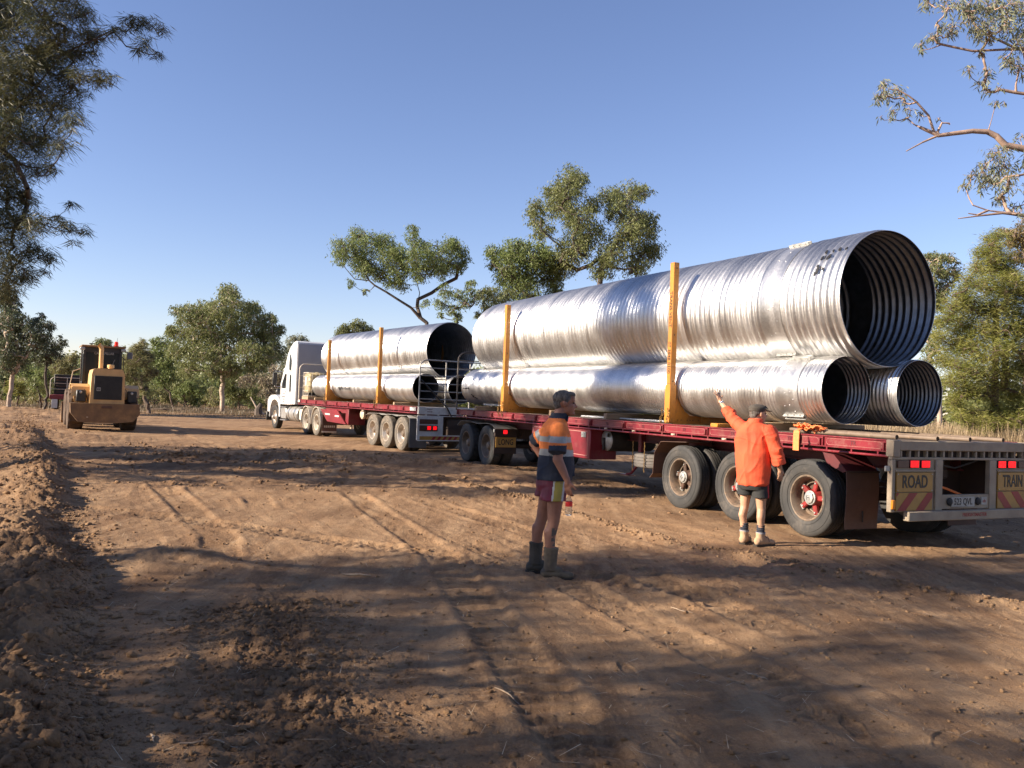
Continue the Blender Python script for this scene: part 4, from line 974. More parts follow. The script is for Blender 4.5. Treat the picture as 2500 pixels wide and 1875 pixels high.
# orange strap bundled under the near pipe and hanging over the rail
m = MB()
pts = [(.55, 1.9, .125), (.36, 1.7, .11), (.2, 1.6, .085), (.06, 1.52, .055), (.0, 1.50, .035), (-.012, 1.50, .0), (-.014, 1.50, -.1), (-.012, 1.50, -.23)]
for a, b in zip(pts[:-1], pts[1:]):
    a = Vector(a); b = Vector(b); wv = Vector((0, .055, 0)) if abs((b-a).x) < abs((b-a).z) else Vector((.02, .05, 0)); nv = (b-a).cross(wv).normalized()*.006
    m.add([a-wv-nv, a+wv-nv, b+wv-nv, b-wv-nv, a-wv+nv, a+wv+nv, b+wv+nv, b-wv+nv], [(0, 1, 2, 3), (7, 6, 5, 4), (0, 4, 5, 1), (1, 5, 6, 2), (2, 6, 7, 3), (3, 7, 4, 0)])
def ribbon(pts, w_=.045, th=.004):
    pts = [Vector(p) for p in pts]; vs_ = []; fs = []
    for i, p in enumerate(pts):
        d = (pts[min(i+1, len(pts)-1)]-pts[max(i-1, 0)]).normalized(); sd = Vector((0, 0, 1)).cross(d); sd = sd.normalized() if sd.length > .1 else Vector((1, 0, 0))
        sd = (sd+Vector((0, 0, .5*sin(i*1.3)))).normalized()*w_/2; nn = d.cross(sd).normalized()*th
        vs_ += [p-sd-nn, p+sd-nn, p+sd+nn, p-sd+nn]
    for i in range(len(pts)-1):
        for k in range(4): fs.append((i*4+k, i*4+(k+1) % 4, i*4+4+(k+1) % 4, i*4+4+k))
    m.add(vs_, fs)
rs = np.random.default_rng(3)
for k in range(5):
    c = Vector((.16+.05*rs.normal(), 1.42+.03*k*(-1)**k, .055+.012*k)); a0 = rs.random()*.6+1.2; ra, rb_ = .11+.04*rs.random(), .035+.015*rs.random()
    ribbon([c+Vector((cos(a0)*ra*cos(t)-sin(a0)*rb_*sin(t), sin(a0)*ra*cos(t)+cos(a0)*rb_*sin(t), .018*sin(2*t+k)+.01*rs.normal())) for t in np.linspace(0, 2*pi*.93, 22)], .07, .005)
o = m.build('ratchet_strap', m_strap, None, frame_pt(G2, 0, 0, ZT), (0, 0, G2[1])); tag(o, 'bright orange strap bunched under the pipe end and hanging over the red rail', 'strap')

# tote in a cage behind the truck cab
IB = thing('liquid_tote', 'yellowish liquid tote in a wire cage behind the white cab', 'tote', frame_pt(G1, .14, 10.86, ZT+.13), G1[1])
m = MB(); m.box(.03, 1.02, .03, .66, .02, .96, .07); m.lathe([(.95, .12), (1.0, .12), (1.0, 0)], 'z', (.5, .35, 0), 16); m.build('tank_body', m_ibc, IB)
m = MB(); m.box(.0, .035, .25, .5, .45, .78, .003); m.build('label_plate', m_offwhite, IB)
m = MB(); m.box(.015, 1.035, .015, .675, .0, .16, .01); m.build('tote_base', m_signk, IB)
m = MB()
for z in (.03, .22, .42, .62, .8, .97): m.tube([(0, 0, z), (1.05, 0, z), (1.05, .69, z), (0, .69, z), (0, 0, z)], .010, 6)
for k in range(8): x = k*.15; m.tube([(x, 0, .0), (x, 0, .98)], .009, 6); m.tube([(x, .69, .0), (x, .69, .98)], .009, 6)
for k in range(1, 5): y = k*.138; m.tube([(0, y, .0), (0, y, .98)], .009, 6); m.tube([(1.05, y, .0), (1.05, y, .98)], .009, 6)
m.build('wire_cage', m_guard, IB)
# ------------------------------------------------------------------ white prime mover
PM = thing('prime_mover', 'white bonneted truck with tall sleeper cab pulling the pipe trailers', 'truck', (G1[0][0], G1[0][1], 0), G1[1])
side = [(12.12, 1.14), (12.12, 3.72), (12.25, 3.78), (12.65, 3.72), (13.05, 3.55), (13.35, 3.32), (13.6, 2.98), (13.75, 2.66), (13.9, 2.62), (14.35, 1.98), (14.38, 1.95), (14.30, 1.10), (13.0, 1.10)]
m = MB(); m.prism(side, 'x', .0, 2.46); cb = m.build('cab', m_white, PM, ang=25)
m = MB()
m.box(.03, 2.43, 12.088, 12.118, 1.2, 3.66, .01); m.build('sleeper_rear_wall', mat('shaded_panel', (.33, .33, .35), (.29, .29, .31), sc=1, ro=.5, dust=.15), PM)  # rear wall of the white sleeper, its shadow put into the grey colour
def pane(pts, x0, x1): q = MB(); q.prism(pts, 'x', x0, x1); return q
w1 = pane([(12.85, 2.55), (12.80, 2.95), (12.98, 3.22), (13.10, 3.25), (13.17, 2.9), (13.15, 2.58)], -.006, .004).build('window', m_glass, PM)
w2 = pane([(12.80, 1.68), (12.79, 2.30), (12.85, 2.38), (12.98, 2.38), (13.02, 2.3), (13.02, 1.7), (12.96, 1.63), (12.86, 1.63)], -.006, .004).build('window', m_glass, PM)
w3 = pane([(13.55, 1.78), (13.50, 2.40), (13.72, 2.42), (14.12, 2.0), (14.14, 1.80)], -.006, .004).build('window', m_glass, PM)
m = MB(); m.prism([(13.94, 2.55), (14.30, 2.03), (14.33, 2.06), (13.96, 2.59)], 'x', .12, 2.34); m.build('windscreen', m_glass, PM)
m = MB()
for (a, b) in (((13.42, 1.16), (13.42, 2.46)), ((13.42, 2.46), (13.74, 2.48)), ((14.22, 1.16), (14.22, 1.9)), ((13.42, 1.16), (14.22, 1.16)), ((12.55, 1.25), (13.0, 1.25)), ((12.55, 1.25), (12.55, 1.62)), ((12.55, 1.62), (13.0, 1.62)), ((13., 1.25), (13., 1.62)), ((12.3, 1.2), (12.3, 3.5))):
    m.tube([(-.001, *a), (-.001, *b)], .006, 5)
m.build('door_seam', m_grey, PM)
m = MB(); m.box(-.03, .0, 13.45, 13.60, 1.62, 1.66, .006); m.build('door_handle', m_chrome, PM)
t = MB()
for z, a, b in ((1.55, 13.65, 13.95), (1.42, 13.55, 14.05), (1.32, 13.62, 13.98), (1.22, 13.7, 13.9)):
    y = a
    while y < b: m_ = .03+.03*random.random(); t.box(-.003, .001, y, y+m_, z-.03, z+.03, .001); y += m_+.02
for k in range(10): t.box(-.003, .001, 12.55+k*.07, 12.55+k*.07+.04, 2.5, 2.53+.02*(k % 2), .001)
t.build('door_lettering', m_grey, PM, smooth=False)
m = MB()
for k in range(6): m.ell((-.004, 12.45+k*.28, 1.13), (.015, .02, .015), n=8, m=5)
m.build('marker_lamp', m_amberl, PM)
m = MB(); m.box(.0, 2.46, 13.74, 14.05, 2.60, 2.66, .02, R=Matrix.Rotation(-.25, 3, 'X')); m.build('sun_visor', m_white, PM)
m = MB(); m.prism([(14.35, 1.05), (14.38, 1.93), (15.3, 1.80), (16.2, 1.62), (16.32, 1.5), (16.34, .75), (14.35, .75)], 'x', .52, 1.94); m.build('bonnet', m_white, PM, ang=25)
m = MB(); m.box(.62, 1.84, 16.33, 16.37, .8, 1.5, .02); m.build('grille', m_chrome, PM)
for x0, x1 in ((.0, .58), (1.88, 2.46)):
    prof = [(14.42, .55), (14.45, .95), (14.62, 1.18), (14.95, 1.32), (15.3, 1.34), (15.65, 1.25), (15.88, 1.02), (15.98, .72), (16.0, .5)]
    m = MB(); m.sheet(prof, 'x', x0, x1, -.05)
    xs = .0 if x0 < 1 else 2.44
    outer = [(14.42, .55), (14.45, .95), (14.62, 1.18), (14.95, 1.32), (15.3, 1.34), (15.65, 1.25), (15.88, 1.02), (15.98, .72), (16.3, .72), (16.33, 1.2), (16.15, 1.36), (15.8, 1.47), (15.2, 1.50), (14.7, 1.42), (14.32, 1.2), (14.25, .55)]
    m.prism(outer, 'x', xs, xs+.03); m.prism([(14.32, 1.2), (14.7, 1.42), (15.2, 1.5), (15.8, 1.47), (16.15, 1.36), (16.33, 1.2), (16.33, 1.15), (15.9, 1.3), (15.2, 1.38), (14.6, 1.3), (14.32, 1.12)], 'x', x0+.01, x1)
    m.build('mudguard', m_white, PM, ang=50)
    m = MB(); xl = .1 if x0 < 1 else 2.1; m.box(xl, xl+.26, 16.28, 16.35, 1.0, 1.18, .03); m.build('headlight', m_chrome, PM)
m = MB(); m.box(-.02, 2.48, 16.36, 16.5, .32, .74, .04); m.build('bumper', m_cabblk, PM)
m = MB(); m.box(.75, .85, 9., 16.3, .68, .95, .01); m.box(1.6, 1.7, 9., 16.3, .68, .95, .01); m.box(.7, 1.8, 9.3, 11., .95, 1.12, .03); m.box(.5, 1.9, 12.2, 14.2, .6, 1.1, .03); m.build('chassis', m_void, PM)
wheel(PM, 'steer', .16, 15.2, .515, .26, -1, .3); wheel(PM, 'steer', 2.3, 15.2, .515, .26, 1, .3)
for y in (9.36, 10.66):
    wheel(PM, 'cream', .15, y, .519, .245, -1, .4); wheel(PM, 'cream', .46, y, .519, .245, -1, .4); wheel(PM, 'cream', 2.33, y, .519, .245, 1, .1)
    m = MB(); prof = [(y+(.56)*cos(a), .51+(.585)*sin(a)) for a in np.linspace(-.15, pi+.1, 16)]; m.sheet(prof, 'x', .0, .58, -.02)
    m.build('mudguard', m_guard, PM, ang=60)
    m = MB(); m.tube([(.4, y, .51), (2.2, y, .51)], .09, 12); m.build('axle', m_void, PM)
m = MB(); m.box(.02, .60, 8.60, 8.615, .17, .82, .006); fl = m.build('mudflap', m_flap, PM)
m = MB(); m.box(.02, .60, 8.592, 8.60, .15, .20, .002)
for k in range(6): m.box(.10+k*.075, .155+k*.075, 8.594, 8.60, .34, .42, .002)
m.build('flap_lettering', m_guard, fl)
m = MB(); m.lathe([(11.95, 0), (11.95, .30), (12.0, .34), (13.35, .34), (13.4, .30), (13.4, 0)], 'y', (.36, 0, .73), 40); ft = m.build('fuel_tank', m_galvtube, PM)
m = MB()
for y in (12.25, 13.05): m.lathe([(y, .35), (y+.07, .35)], 'y', (.36, 0, .73), 40)
m.build('tank_band', m_chrome, ft)
m = MB(); m.box(.02, .5, 13.42, 14.2, .48, .95, .03); m.build('battery_box', m_galvtube, PM)
m = MB(); m.box(.0, .5, 13.42, 14.25, .40, .45, .01); m.box(.0, .5, 13.42, 14.25, .96, 1.0, .01); m.build('step', m_grey, PM)
m = MB(); m.box(.7, .95, 11.85, 12.0, .9, 1.1, .02); m.box(.08, .7, 11.3, 11.75, .5, .95, .03); m.build('rear_step', m_guard, PM)
for x in (-.32, 2.62):
    m = MB(); m.box(x, x+.18, 14.45, 14.53, 1.90, 2.46, .03); mr = m.build('mirror', m_cabblk, PM)
    s_ = 1 if x < 1 else -1; xe = .0 if x < 1 else 2.46
    m = MB(); m.tube([(xe, 14.2, 2.5), (x+.09, 14.48, 2.52), (x+.09, 14.48, 1.84), (xe, 14.2, 1.86)], .014, 6); m.build('mirror_arm', m_chrome, mr)
for x in (.02, 2.44):
    m = MB(); m.tube([(x, 13.9, 2.5), (x, 13.93, 3.3)], [.012, .006], 6); m.build('aerial', m_tubedark, PM)
m = MB(); m.ell((.4, 16.1, 1.62), (.13, .12, .15)); m.tube([(.4, 16.1, 1.3), (.4, 16.1, 1.5)], .02); m.build('bonnet_mirror', m_cabblk, PM)
for x in (-.02, 2.3):
    m = MB(); m.tube([(x+.08, 12.02, 1.0), (x+.08, 12.02, 2.0)], .07, 14); m.tube([(x+.08, 12.02, 2.0), (x+.08, 12.02, 2.6)], .05, 14); 
m.build('exhaust_stack', m_chrome, PM)

# ------------------------------------------------------------------ wheel loader seen from behind
LX, LY = -14.22, 30.0
LO = thing('wheel_loader', 'muddy yellow wheel loader seen from behind on the left of the track', 'loader', (LX, LY, 0), radians(29.5))
LO.scale = (.92, 1, 1)
def lx(z): return (z-772)/427.
def lz(z): return (1520-z)/385.
def ltyre(x, y):
    m = MB(); R = .74; W = .56; h = W/2
    prof = [(-h*.8, .36), (-h, .42), (-h*1.04, .55), (-h*.98, R-.09), (-h*.9, R-.03), (-h*.6, R), (h*.6, R), (h*.9, R-.03), (h*.98, R-.09), (h*1.04, .55), (h, .42), (h*.8, .36)]
    m.lathe(prof, 'x', n=66, closed=True, mod=lambda i, k, r: r-(.06 if (k+(i > 5)*2) % 6 < 3 and i in (3, 4, 5, 6, 7, 8) else 0))
    o = bpy.data.objects.new('wheel', None); COL.objects.link(o); o.parent = LO; o.location = (x, y, R-.02)
    link('tyre', m.mesh('tyre', m_mudtyre, ang=25), o)
    m = MB(); m.lathe([(-h*.85, .37), (-h*.6, .34), (-h*.4, .2), (-h*.5, .12), (-h*.5, 0)], 'x', n=40); link('rim', m.mesh('rim', m_loadmud), o)
    m = MB(); m.lathe([(h*.85, .37), (h*.6, .34), (h*.4, .2), (h*.5, .12), (h*.5, 0)], 'x', n=40); link('rim', m.mesh('rim', m_loadmud), o)
for x in (-.94, .96): ltyre(x, 1.35); ltyre(x, 4.15)
m = MB(); bx_ = [(-1.18, .98), (1.22, .98), (1.24, .62), (1.0, .36), (.35, .30), (-.35, .30), (-.9, .34), (-1.16, .64)]
m.prism(bx_, 'y', -.05, .55); m.build('counterweight', m_loadmud, LO, ang=30)
m = MB(); m.box(-.12, .24, -.07, -.05, .82, .90, .005); m.build('rear_badge', m_flap, LO)
m = MB(); m.prism([(-.53, .98), (.68, .98), (.66, 2.0), (.60, 2.16), (.52, 2.2), (-.36, 2.2), (-.45, 2.16), (-.49, 2.0)], 'y', .05, 2.3); m.build('engine_hood', m_loader, LO, ang=25)
m = MB(); m.box(-.40, .57, .02, .049, 1.12, 1.95, .02); gr = m.build('radiator_grille', m_cabblk, LO)
m = MB()
for k in range(24): z = 1.15+k*.0335; m.box(-.38, .55, .012, .021, z, z+.010, .002)
m.box(.08, .09, .008, .02, 1.13, 1.94, .001); m.build('grille_bars', m_black, gr)
m = MB(); m.box(-.31, -.17, .0, .012, 1.42, 1.54, .006); bd = m.build('hood_badge', m_plate, gr)
m = MB(); m.box(-.285, -.245, -.004, .0, 1.445, 1.515, .002); m.prism([(-.225, 1.445), (-.195, 1.445), (-.19, 1.515), (-.215, 1.515)], 'y', -.004, 0); m.build('badge_mark', m_signk, bd)
m = MB()
for x0, x1 in ((-.30, .48),): m.box(x0, x1, .04, .3, 2.195, 2.215, .006)
m.build('hood_seam', m_loadmud, LO)
m = MB(); m.prism([(.55, 1.12), (1.0, 1.12), (1.02, 1.5), (.62, 1.58)], 'y', .6, 2.2); m.prism([(-1.02, 1.0), (-.55, 1.0), (-.5, 1.55), (-1.1, 1.55)], 'y', .62, 2.2); m.build('side_platform', m_loader, LO)
for s_ in (-1, 1):
    m = MB(); prof = [(.45, 1.2), (.62, 1.50), (1.0, 1.62), (1.9, 1.62), (2.2, 1.5)]; xa, xb = (.70, 1.24) if s_ > 0 else (-1.14, -.53)
    m.sheet(prof, 'x', xa, xb, .03); m.build('fender', m_loader, LO)
    m = MB(); m.box(.80 if s_ > 0 else -.98, 1.14 if s_ > 0 else -.64, .25, .5, 1.02, 1.44, .03); lm = m.build('lamp_housing', m_cabblk, LO)
    m = MB(); cx = -.83 if s_ < 0 else .95; m.ell((cx, .25, 1.36), (.05, .02, .05)); m.build('lamp', m_capgrey, lm)
# cab
m = MB()
for (x, y) in ((-.66, 2.1), (.66, 2.1), (-.66, 3.6), (.66, 3.6)): m.box(x-.05, x+.05, y-.05, y+.05, 1.5, 3.02, .01)
m.box(-.72, .72, 2.05, 3.65, 1.45, 1.75, .02); m.box(-.62, .62, 2.06, 2.10, 2.82, 3.02, .01); m.box(-.62, .62, 2.12, 2.6, 1.7, 2.3, .05); m.ell((.18, 2.9, 2.45), (.22, .12, .38)); m.build('cab_frame', m_cabblk, LO)
m = MB(); m.box(-.61, .61, 2.075, 2.095, 1.75, 2.82, .004); wd = m.build('rear_window', m_glass, LO)
for x in (-.66, .66): m = MB(); m.box(x-.01, x+.01, 2.15, 3.55, 1.75, 3.0, .002); m.build('side_window', m_glass, LO)
m = MB(); m.box(-.6, .6, 3.6, 3.61, 1.75, 3.0, .002); m.build('front_window', m_glass, LO)
t = MB(); text_mb(t, 'CATERPILLAR', .13, (.05, 2.058, 2.80), (1, 0, 0), (0, 0, 1), .003, .92, bold=.012); t.build('window_letters', m_letgrey, wd, smooth=False)
m = MB(); m.box(-.78, .84, 1.95, 3.8, 3.02, 3.09, .025); m.build('cab_roof', m_loadmud, LO)
m = MB(); m.lathe([(3.09, .09), (3.12, .09), (3.13, .075), (3.25, .07), (3.28, .04), (3.28, 0)], 'z', (.50, 2.3, 0), 18); m.build('beacon', m_beacon, LO)
m = MB(); m.tube([(-.4, 2.3, 3.09), (-.4, 2.3, 3.16)], .02); m.box(-.5, -.3, 2.2, 2.4, 3.15, 3.17, .005); m.tube([(.52, 2.35, 3.2), (.54, 2.35, 3.42)], .006, 5); m.build('roof_aerial', m_cabblk, LO)
m = MB(); m.lathe([(2.2, .085), (2.95, .085)], 'z', (-.10, 1.4, 0), 20); m.tube([(-.10, 1.4, 2.93), (-.13, 1.4, 3.02), (-.2, 1.38, 3.08)], .085, 14, cap=False); m.build('exhaust_stack', m_loader, LO)
m = MB(); m.lathe([(2.18, .10), (2.26, .10), (2.27, .13), (2.36, .13), (2.38, .11), (2.38, 0)], 'z', (.24, 1.2, 0), 24); m.build('air_intake', m_loader, LO)
for s_, x in ((1, .95), (-1, -.98)):
    if s_ > 0:
        m = MB(); m.tube([(.68, 3.3, 3.0), (.85, 2.9, 2.95), (1.02, 2.7, 2.9), (1.05, 2.7, 2.65), (.9, 2.9, 2.62), (.68, 3.3, 2.9)], .016, 6); ar = m.build('mirror_arm', m_cabblk, LO)
        m = MB(); m.box(.95, 1.16, 2.6, 2.66, 2.66, 2.92, .025); m.build('mirror', m_grey, ar)
    m = MB(); xx = .76*s_; m.tube([(xx, 2.1, 1.6), (xx+.02*s_, 2.08, 1.75), (xx+.02*s_, 2.08, 2.75), (xx-.04*s_, 2.1, 2.85)], .016, 6); m.build('grab_rail', m_cabblk if s_ > 0 else m_tubedark, LO)
m = MB(); m.tube([(-.45, -.02, .35), (-.45, -.02, .68)], .015, 6); m.tube([(-.50, -.03, .38), (-.5, -.03, .5)], .02, 6); m.tube([(-.62, -.04, .5), (-.56, -.04, .5)], .02, 6); m.tube([(-.4, -.03, .36), (-.4, -.03, .48)], .012, 6); m.build('tow_pin', m_tank, LO)
for k, z in enumerate((.62, .9, 1.18, 1.46)):
    m = MB(); m.tube([(-1.14, 1.95, z), (-1.14, 2.4, z)], .018, 6); m.build('ladder_rung', m_loader, LO)
m = MB(); m.tube([(-1.14, 1.95, .55), (-1.14, 1.95, 1.6), (-1.05, 1.98, 2.1), (-.8, 2.05, 2.2)], .018, 6); m.tube([(-1.14, 2.4, .55), (-1.14, 2.4, 1.6)], .018, 6); m.build('ladder_rail', m_tank, LO)
m = MB(); m.tube([(.75, .6, 1.5), (.85, .5, 1.3), (.78, .4, 1.1), (.9, .3, 1.0)], .02, 6); m.build('hydraulic_hose', m_black, LO)
m = MB(); m.tube([(-.7, .5, 1.45), (-.62, .4, 1.25), (-.58, .2, 1.05)], .02, 6); m.build('hydraulic_hose', m_black, LO)
m = MB(); m.tube([(.1, 2.05, 1.78), (.35, 2.05, 2.4)], .01, 5); m.tube([(.25, 2.045, 2.1), (.45, 2.045, 2.6)], .008, 5); m.build('window_wiper', m_letgrey, LO)
for x in (-.75, .75): m = MB(); m.box(x-.09, x+.09, 1.93, 2.0, 2.9, 3.0, .02); m.build('work_lamp', m_capgrey, LO)
m = MB(); m.box(-.4, .4, .5, 4.4, .5, .95, .05); m.box(-.55, .55, 3.2, 4.6, .6, 1.4, .05); m.box(-.5, -.35, 4.2, 6.0, .7, 1.2, .03); m.box(.35, .5, 4.2, 6.0, .7, 1.2, .03); m.build('chassis', m_loadmud, LO)
m = MB(); m.sheet([(6.0, .15), (6.15, .05), (7.1, .08), (6.9, .1), (6.3, .9)], 'x', -1.25, 1.25, .05); m.prism([(6.0, .15), (7.1, .08), (6.3, .9)], 'x', -1.25, -1.2); m.prism([(6.0, .15), (7.1, .08), (6.3, .9)], 'x', 1.2, 1.25); m.build('bucket', m_loadmud, LO)

# ------------------------------------------------------------------ distant red trailer behind the loader
RT = thing('low_trailer', 'small distant red trailer with a tubular gate left of the loader', 'trailer', (-26.4, 49, 0), radians(24))
m = MB(); m.box(0, 2.5, 0, 9, .78, .95, .02); m.box(-.02, 2.52, -.05, .05, .7, .95, .01); m.build('deck', m_red, RT)
for x, y in ((.18, 1.0), (.18, 2.3), (2.32, 1.0), (2.32, 2.3), (.9, 1.0), (1.6, 1.0), (.9, 2.3), (1.6, 2.3)):
    m = MB(); m.lathe(tyre_prof(.42, .26, .24), 'x', n=40, closed=True); m.lathe([(-.08, .25), (-.02, .1), (-.02, 0)], 'x', n=24); m.build('wheel', m_tyred, RT, (x, y, .41))
headboard(RT, .0, .95, 1.95, 2.45, m_guard, (.85, 1.66), 2)
m = MB(); m.box(-.02, 2.5, 2.9, 3.0, .95, 2.15, .02); m.build('front_panel', m_cabblk, RT)
m = MB(); 
for k in range(6): m.box(.1, 2.4, 2.87, 2.9, 1.05+k*.18, 1.12+k*.18, .01)
m.build('panel_slats', m_flap, RT)
m = MB(); m.box(.9, 2.45, -.07, -.03, .72, .95, .01); m.build('light_bar', m_offwhite, RT)
for x in (.1, 2.1): m = MB(); m.box(x, x+.3, -.06, -.04, .2, .7, .01); m.build('mudflap', m_offwhite, RT)
# ------------------------------------------------------------------ people
def blob(mb, name, mats, voxel=.006, smooth=4, disp=None, rule=None):
    """fuse the shapes into one continuous surface"""
    me = mb.mesh('tmp', mats, smooth=False); ob = bpy.data.objects.new('tmp', me); COL.objects.link(ob)
    r = ob.modifiers.new('r', 'REMESH'); r.mode = 'VOXEL'; r.voxel_size = voxel; r.use_smooth_shade = True
    s = ob.modifiers.new('s', 'SMOOTH'); s.factor = .5; s.iterations = smooth
    dg = bpy.context.evaluated_depsgraph_get(); out = bpy.data.meshes.new_from_object(ob.evaluated_get(dg))
    bpy.data.objects.remove(ob); out.name = name
    out.materials.clear()
    for m in (mats if isinstance(mats, (list, tuple)) else [mats]): out.materials.append(m)
    n = len(out.vertices); V = np.empty(n*3); out.vertices.foreach_get('co', V); V = V.reshape(-1, 3)
    if disp:
        Nn = np.empty(n*3); out.vertices.foreach_get('normal', Nn); Nn = Nn.reshape(-1, 3)
        V = V+Nn*disp(V)[:, None]; out.vertices.foreach_set('co', V.ravel())
    if rule:
        c = np.empty(len(out.polygons)*3); out.polygons.foreach_get('center', c); out.polygons.foreach_set('material_index', rule(c.reshape(-1, 3)).astype(np.int32))
    out.shade_smooth(); out.update(); return out

def head_shape(mb, c, yaw, k=1.):
    R = Matrix.Rotation(yaw, 3, 'Z'); c = Vector(c)
    def P(x, y, z): return c+R @ Vector((x, y, z))*k
    def E(x, y, z, a, b, d, tilt=0): mb.ell(P(x, y, z), (a*k, b*k, d*k), R @ Matrix.Rotation(tilt, 3, 'Y'), 18, 12)
    E(-.012, 0, .030, .100, .077, .088); E(.028, 0, -.030, .070, .063, .080, -.15); E(.050, 0, -.082, .040, .040, .034); E(.010, 0, -.070, .055, .056, .032, .25)
    E(.080, 0, .028, .016, .050, .012); E(.066, 0, .055, .030, .055, .035)
    mb.capsule(P(.088, 0, .012), P(.110, 0, -.024), .009*k, .014*k, 10); E(.099, .011, -.029, .010, .009, .008); E(.099, -.011, -.029, .010, .009, .008)
    E(.088, 0, -.051, .012, .022, .006); E(.086, 0, -.062, .013, .020, .007); E(.083, 0, -.092, .018, .020, .016)
    for s_ in (1, -1):
        E(.060, .038*s_, -.018, .026, .020, .022); E(.004, .076*s_, -.004, .017, .010, .030, .2); E(.0, .080*s_, .008, .014, .009, .016)
    return P

def hand_shape(mb, wr, d, nrm, thumb, curl, k=1., spread=.0, r=.0088):
    """wr wrist, d direction of the hand, nrm towards the palm, thumb: +1/-1 side; curl per finger joint"""
    wr = Vector(wr); d = Vector(d).normalized(); nrm = (Vector(nrm)-d*Vector(nrm).dot(d)).normalized(); s = d.cross(nrm)*thumb
    R = Matrix((s, nrm, d)).transposed()
    mb.ell(wr+d*.050*k, (.040*k, .0155*k, .052*k), R, 14, 10); mb.capsule(wr-d*.02, wr+d*.03*k, .027*k, .026*k)
    mb.ell(wr+d*.035*k+s*.022*k+nrm*.008*k, (.018*k, .016*k, .032*k), R, 12, 8)
    for i, (o, L) in enumerate(((.030, .072), (.0105, .081), (-.0095, .075), (-.028, .060))):
        b = wr+d*(.088-.004*abs(i-1))*k+s*o*k; dd = (d+s*spread*(1.3-i)*.35).normalized(); a = curl*(.75+.12*i); p = b
        for j, f in enumerate((.45, .31, .24)):
            q = dd*cos(a*(j+.6))+nrm*sin(a*(j+.6)); p2 = p+q*L*f*k; mb.capsule(p, p2, (r-.0006*j)*k, (r-.0006*(j+1))*k, 10); p = p2
    b = wr+d*.028*k+s*.032*k+nrm*.006; td = (d*.75+s*(.65+spread*.5)+nrm*.25*curl).normalized()
    p2 = b+td*.036*k; p3 = p2+(td+d*.35+nrm*curl*.35-s*.2*curl).normalized()*.030*k
    mb.capsule(b, p2, .0125*k, .0105*k, 10); mb.capsule(p2, p3, .0105*k, .0085*k, 10)

m_skinA = mat('weathered_skin', (.29, .135, .085), (.23, .10, .062), sc=9, ro=.6, bump=.0008, bsc=120)
m_skinB = mat('tanned_skin', (.50, .285, .175), (.43, .235, .14), sc=9, ro=.55, bump=.0008, bsc=120)
m_hair = mat('grey_hair', (.15, .13, .11), (.045, .038, .032), sc=60, ro=.8, stretch=(1, 1, .4))
m_orA = mat('orange_cloth', (.80, .22, .045), (.58, .15, .035), sc=9, ro=.85, bump=.002, bsc=35)
m_navy = mat('navy_cloth', (.016, .021, .036), (.026, .032, .046), sc=5, ro=.9, bump=.002, bsc=35)
m_refl = mat('reflective_tape', (.30, .31, .30), (.24, .25, .24), sc=12, ro=.5)
m_maroon = mat('maroon_cloth', (.14, .006, .03), (.10, .005, .022), sc=6, ro=.6, bump=.002, bsc=30)
m_gold = mat('gold_cloth', (.36, .30, .06), (.28, .24, .05), sc=6, ro=.7, bump=.002, bsc=30)
m_whc = mat('white_cloth', (.5, .5, .5), ro=.8)
m_boot = mat('dusty_boot', (.15, .115, .075), (.085, .065, .045), sc=9, ro=.85, bump=.003, bsc=40)
m_bootd = mat('dark_boot', (.045, .04, .032), (.08, .065, .048), sc=7, ro=.85, bump=.003, bsc=40)
m_sole = mat('boot_sole', (.05, .038, .028), ro=.9)
m_coral = mat('coral_cloth', (.82, .105, .035), (.66, .08, .03), sc=7, ro=.8, bump=.002, bsc=30)
m_blkc = mat('black_cloth', (.018, .018, .018), (.03, .03, .028), sc=6, ro=.85, bump=.0015, bsc=30)
m_redc = mat('red_stripe', (.45, .01, .02), ro=.7)
m_cap = mat('dark_cap', (.05, .042, .034), (.085, .07, .055), sc=12, ro=.9, bump=.002, bsc=60)
m_sock = mat('navy_sock', (.018, .022, .035), (.03, .034, .045), sc=30, ro=.95, bump=.002, bsc=80)
m_suede = mat('suede_boot', (.46, .30, .18), (.36, .23, .135), sc=9, ro=.9, bump=.003, bsc=50)
m_eye = mat('eye_dark', (.02, .015, .012), ro=.2)
m_clear = mat('clear_plastic', (.85, .88, .88), ro=.08, alpha=.05)
m_lab = mat('red_label', (.75, .02, .02), ro=.35)
m_ink = mat('tattoo_ink', (.05, .05, .05), (.12, .08, .06), sc=25, ro=.6)

def crease(a, b, c=None, seed=0, w_=9.): return np.clip(1-w_*np.abs(fbm(a, b, c, o=2, seed=seed)), 0, 1)**1.5
def folds(seed, amp=.010, fx=5., fz=9.):
    return lambda V: amp*(fbm(V[:, 0]*fx+V[:, 2]*3, V[:, 1]*fx, V[:, 2]*fz, o=3, seed=seed))+amp*.7*np.abs(fbm(V[:, 0]*4-V[:, 2]*6, V[:, 1]*4+V[:, 2]*5, V[:, 2]*3, o=3, seed=seed+3))+.007*crease(V[:, 0]*3.2+V[:, 2]*1.5, V[:, 1]*3, V[:, 2]*2.2, seed+9, 7.)

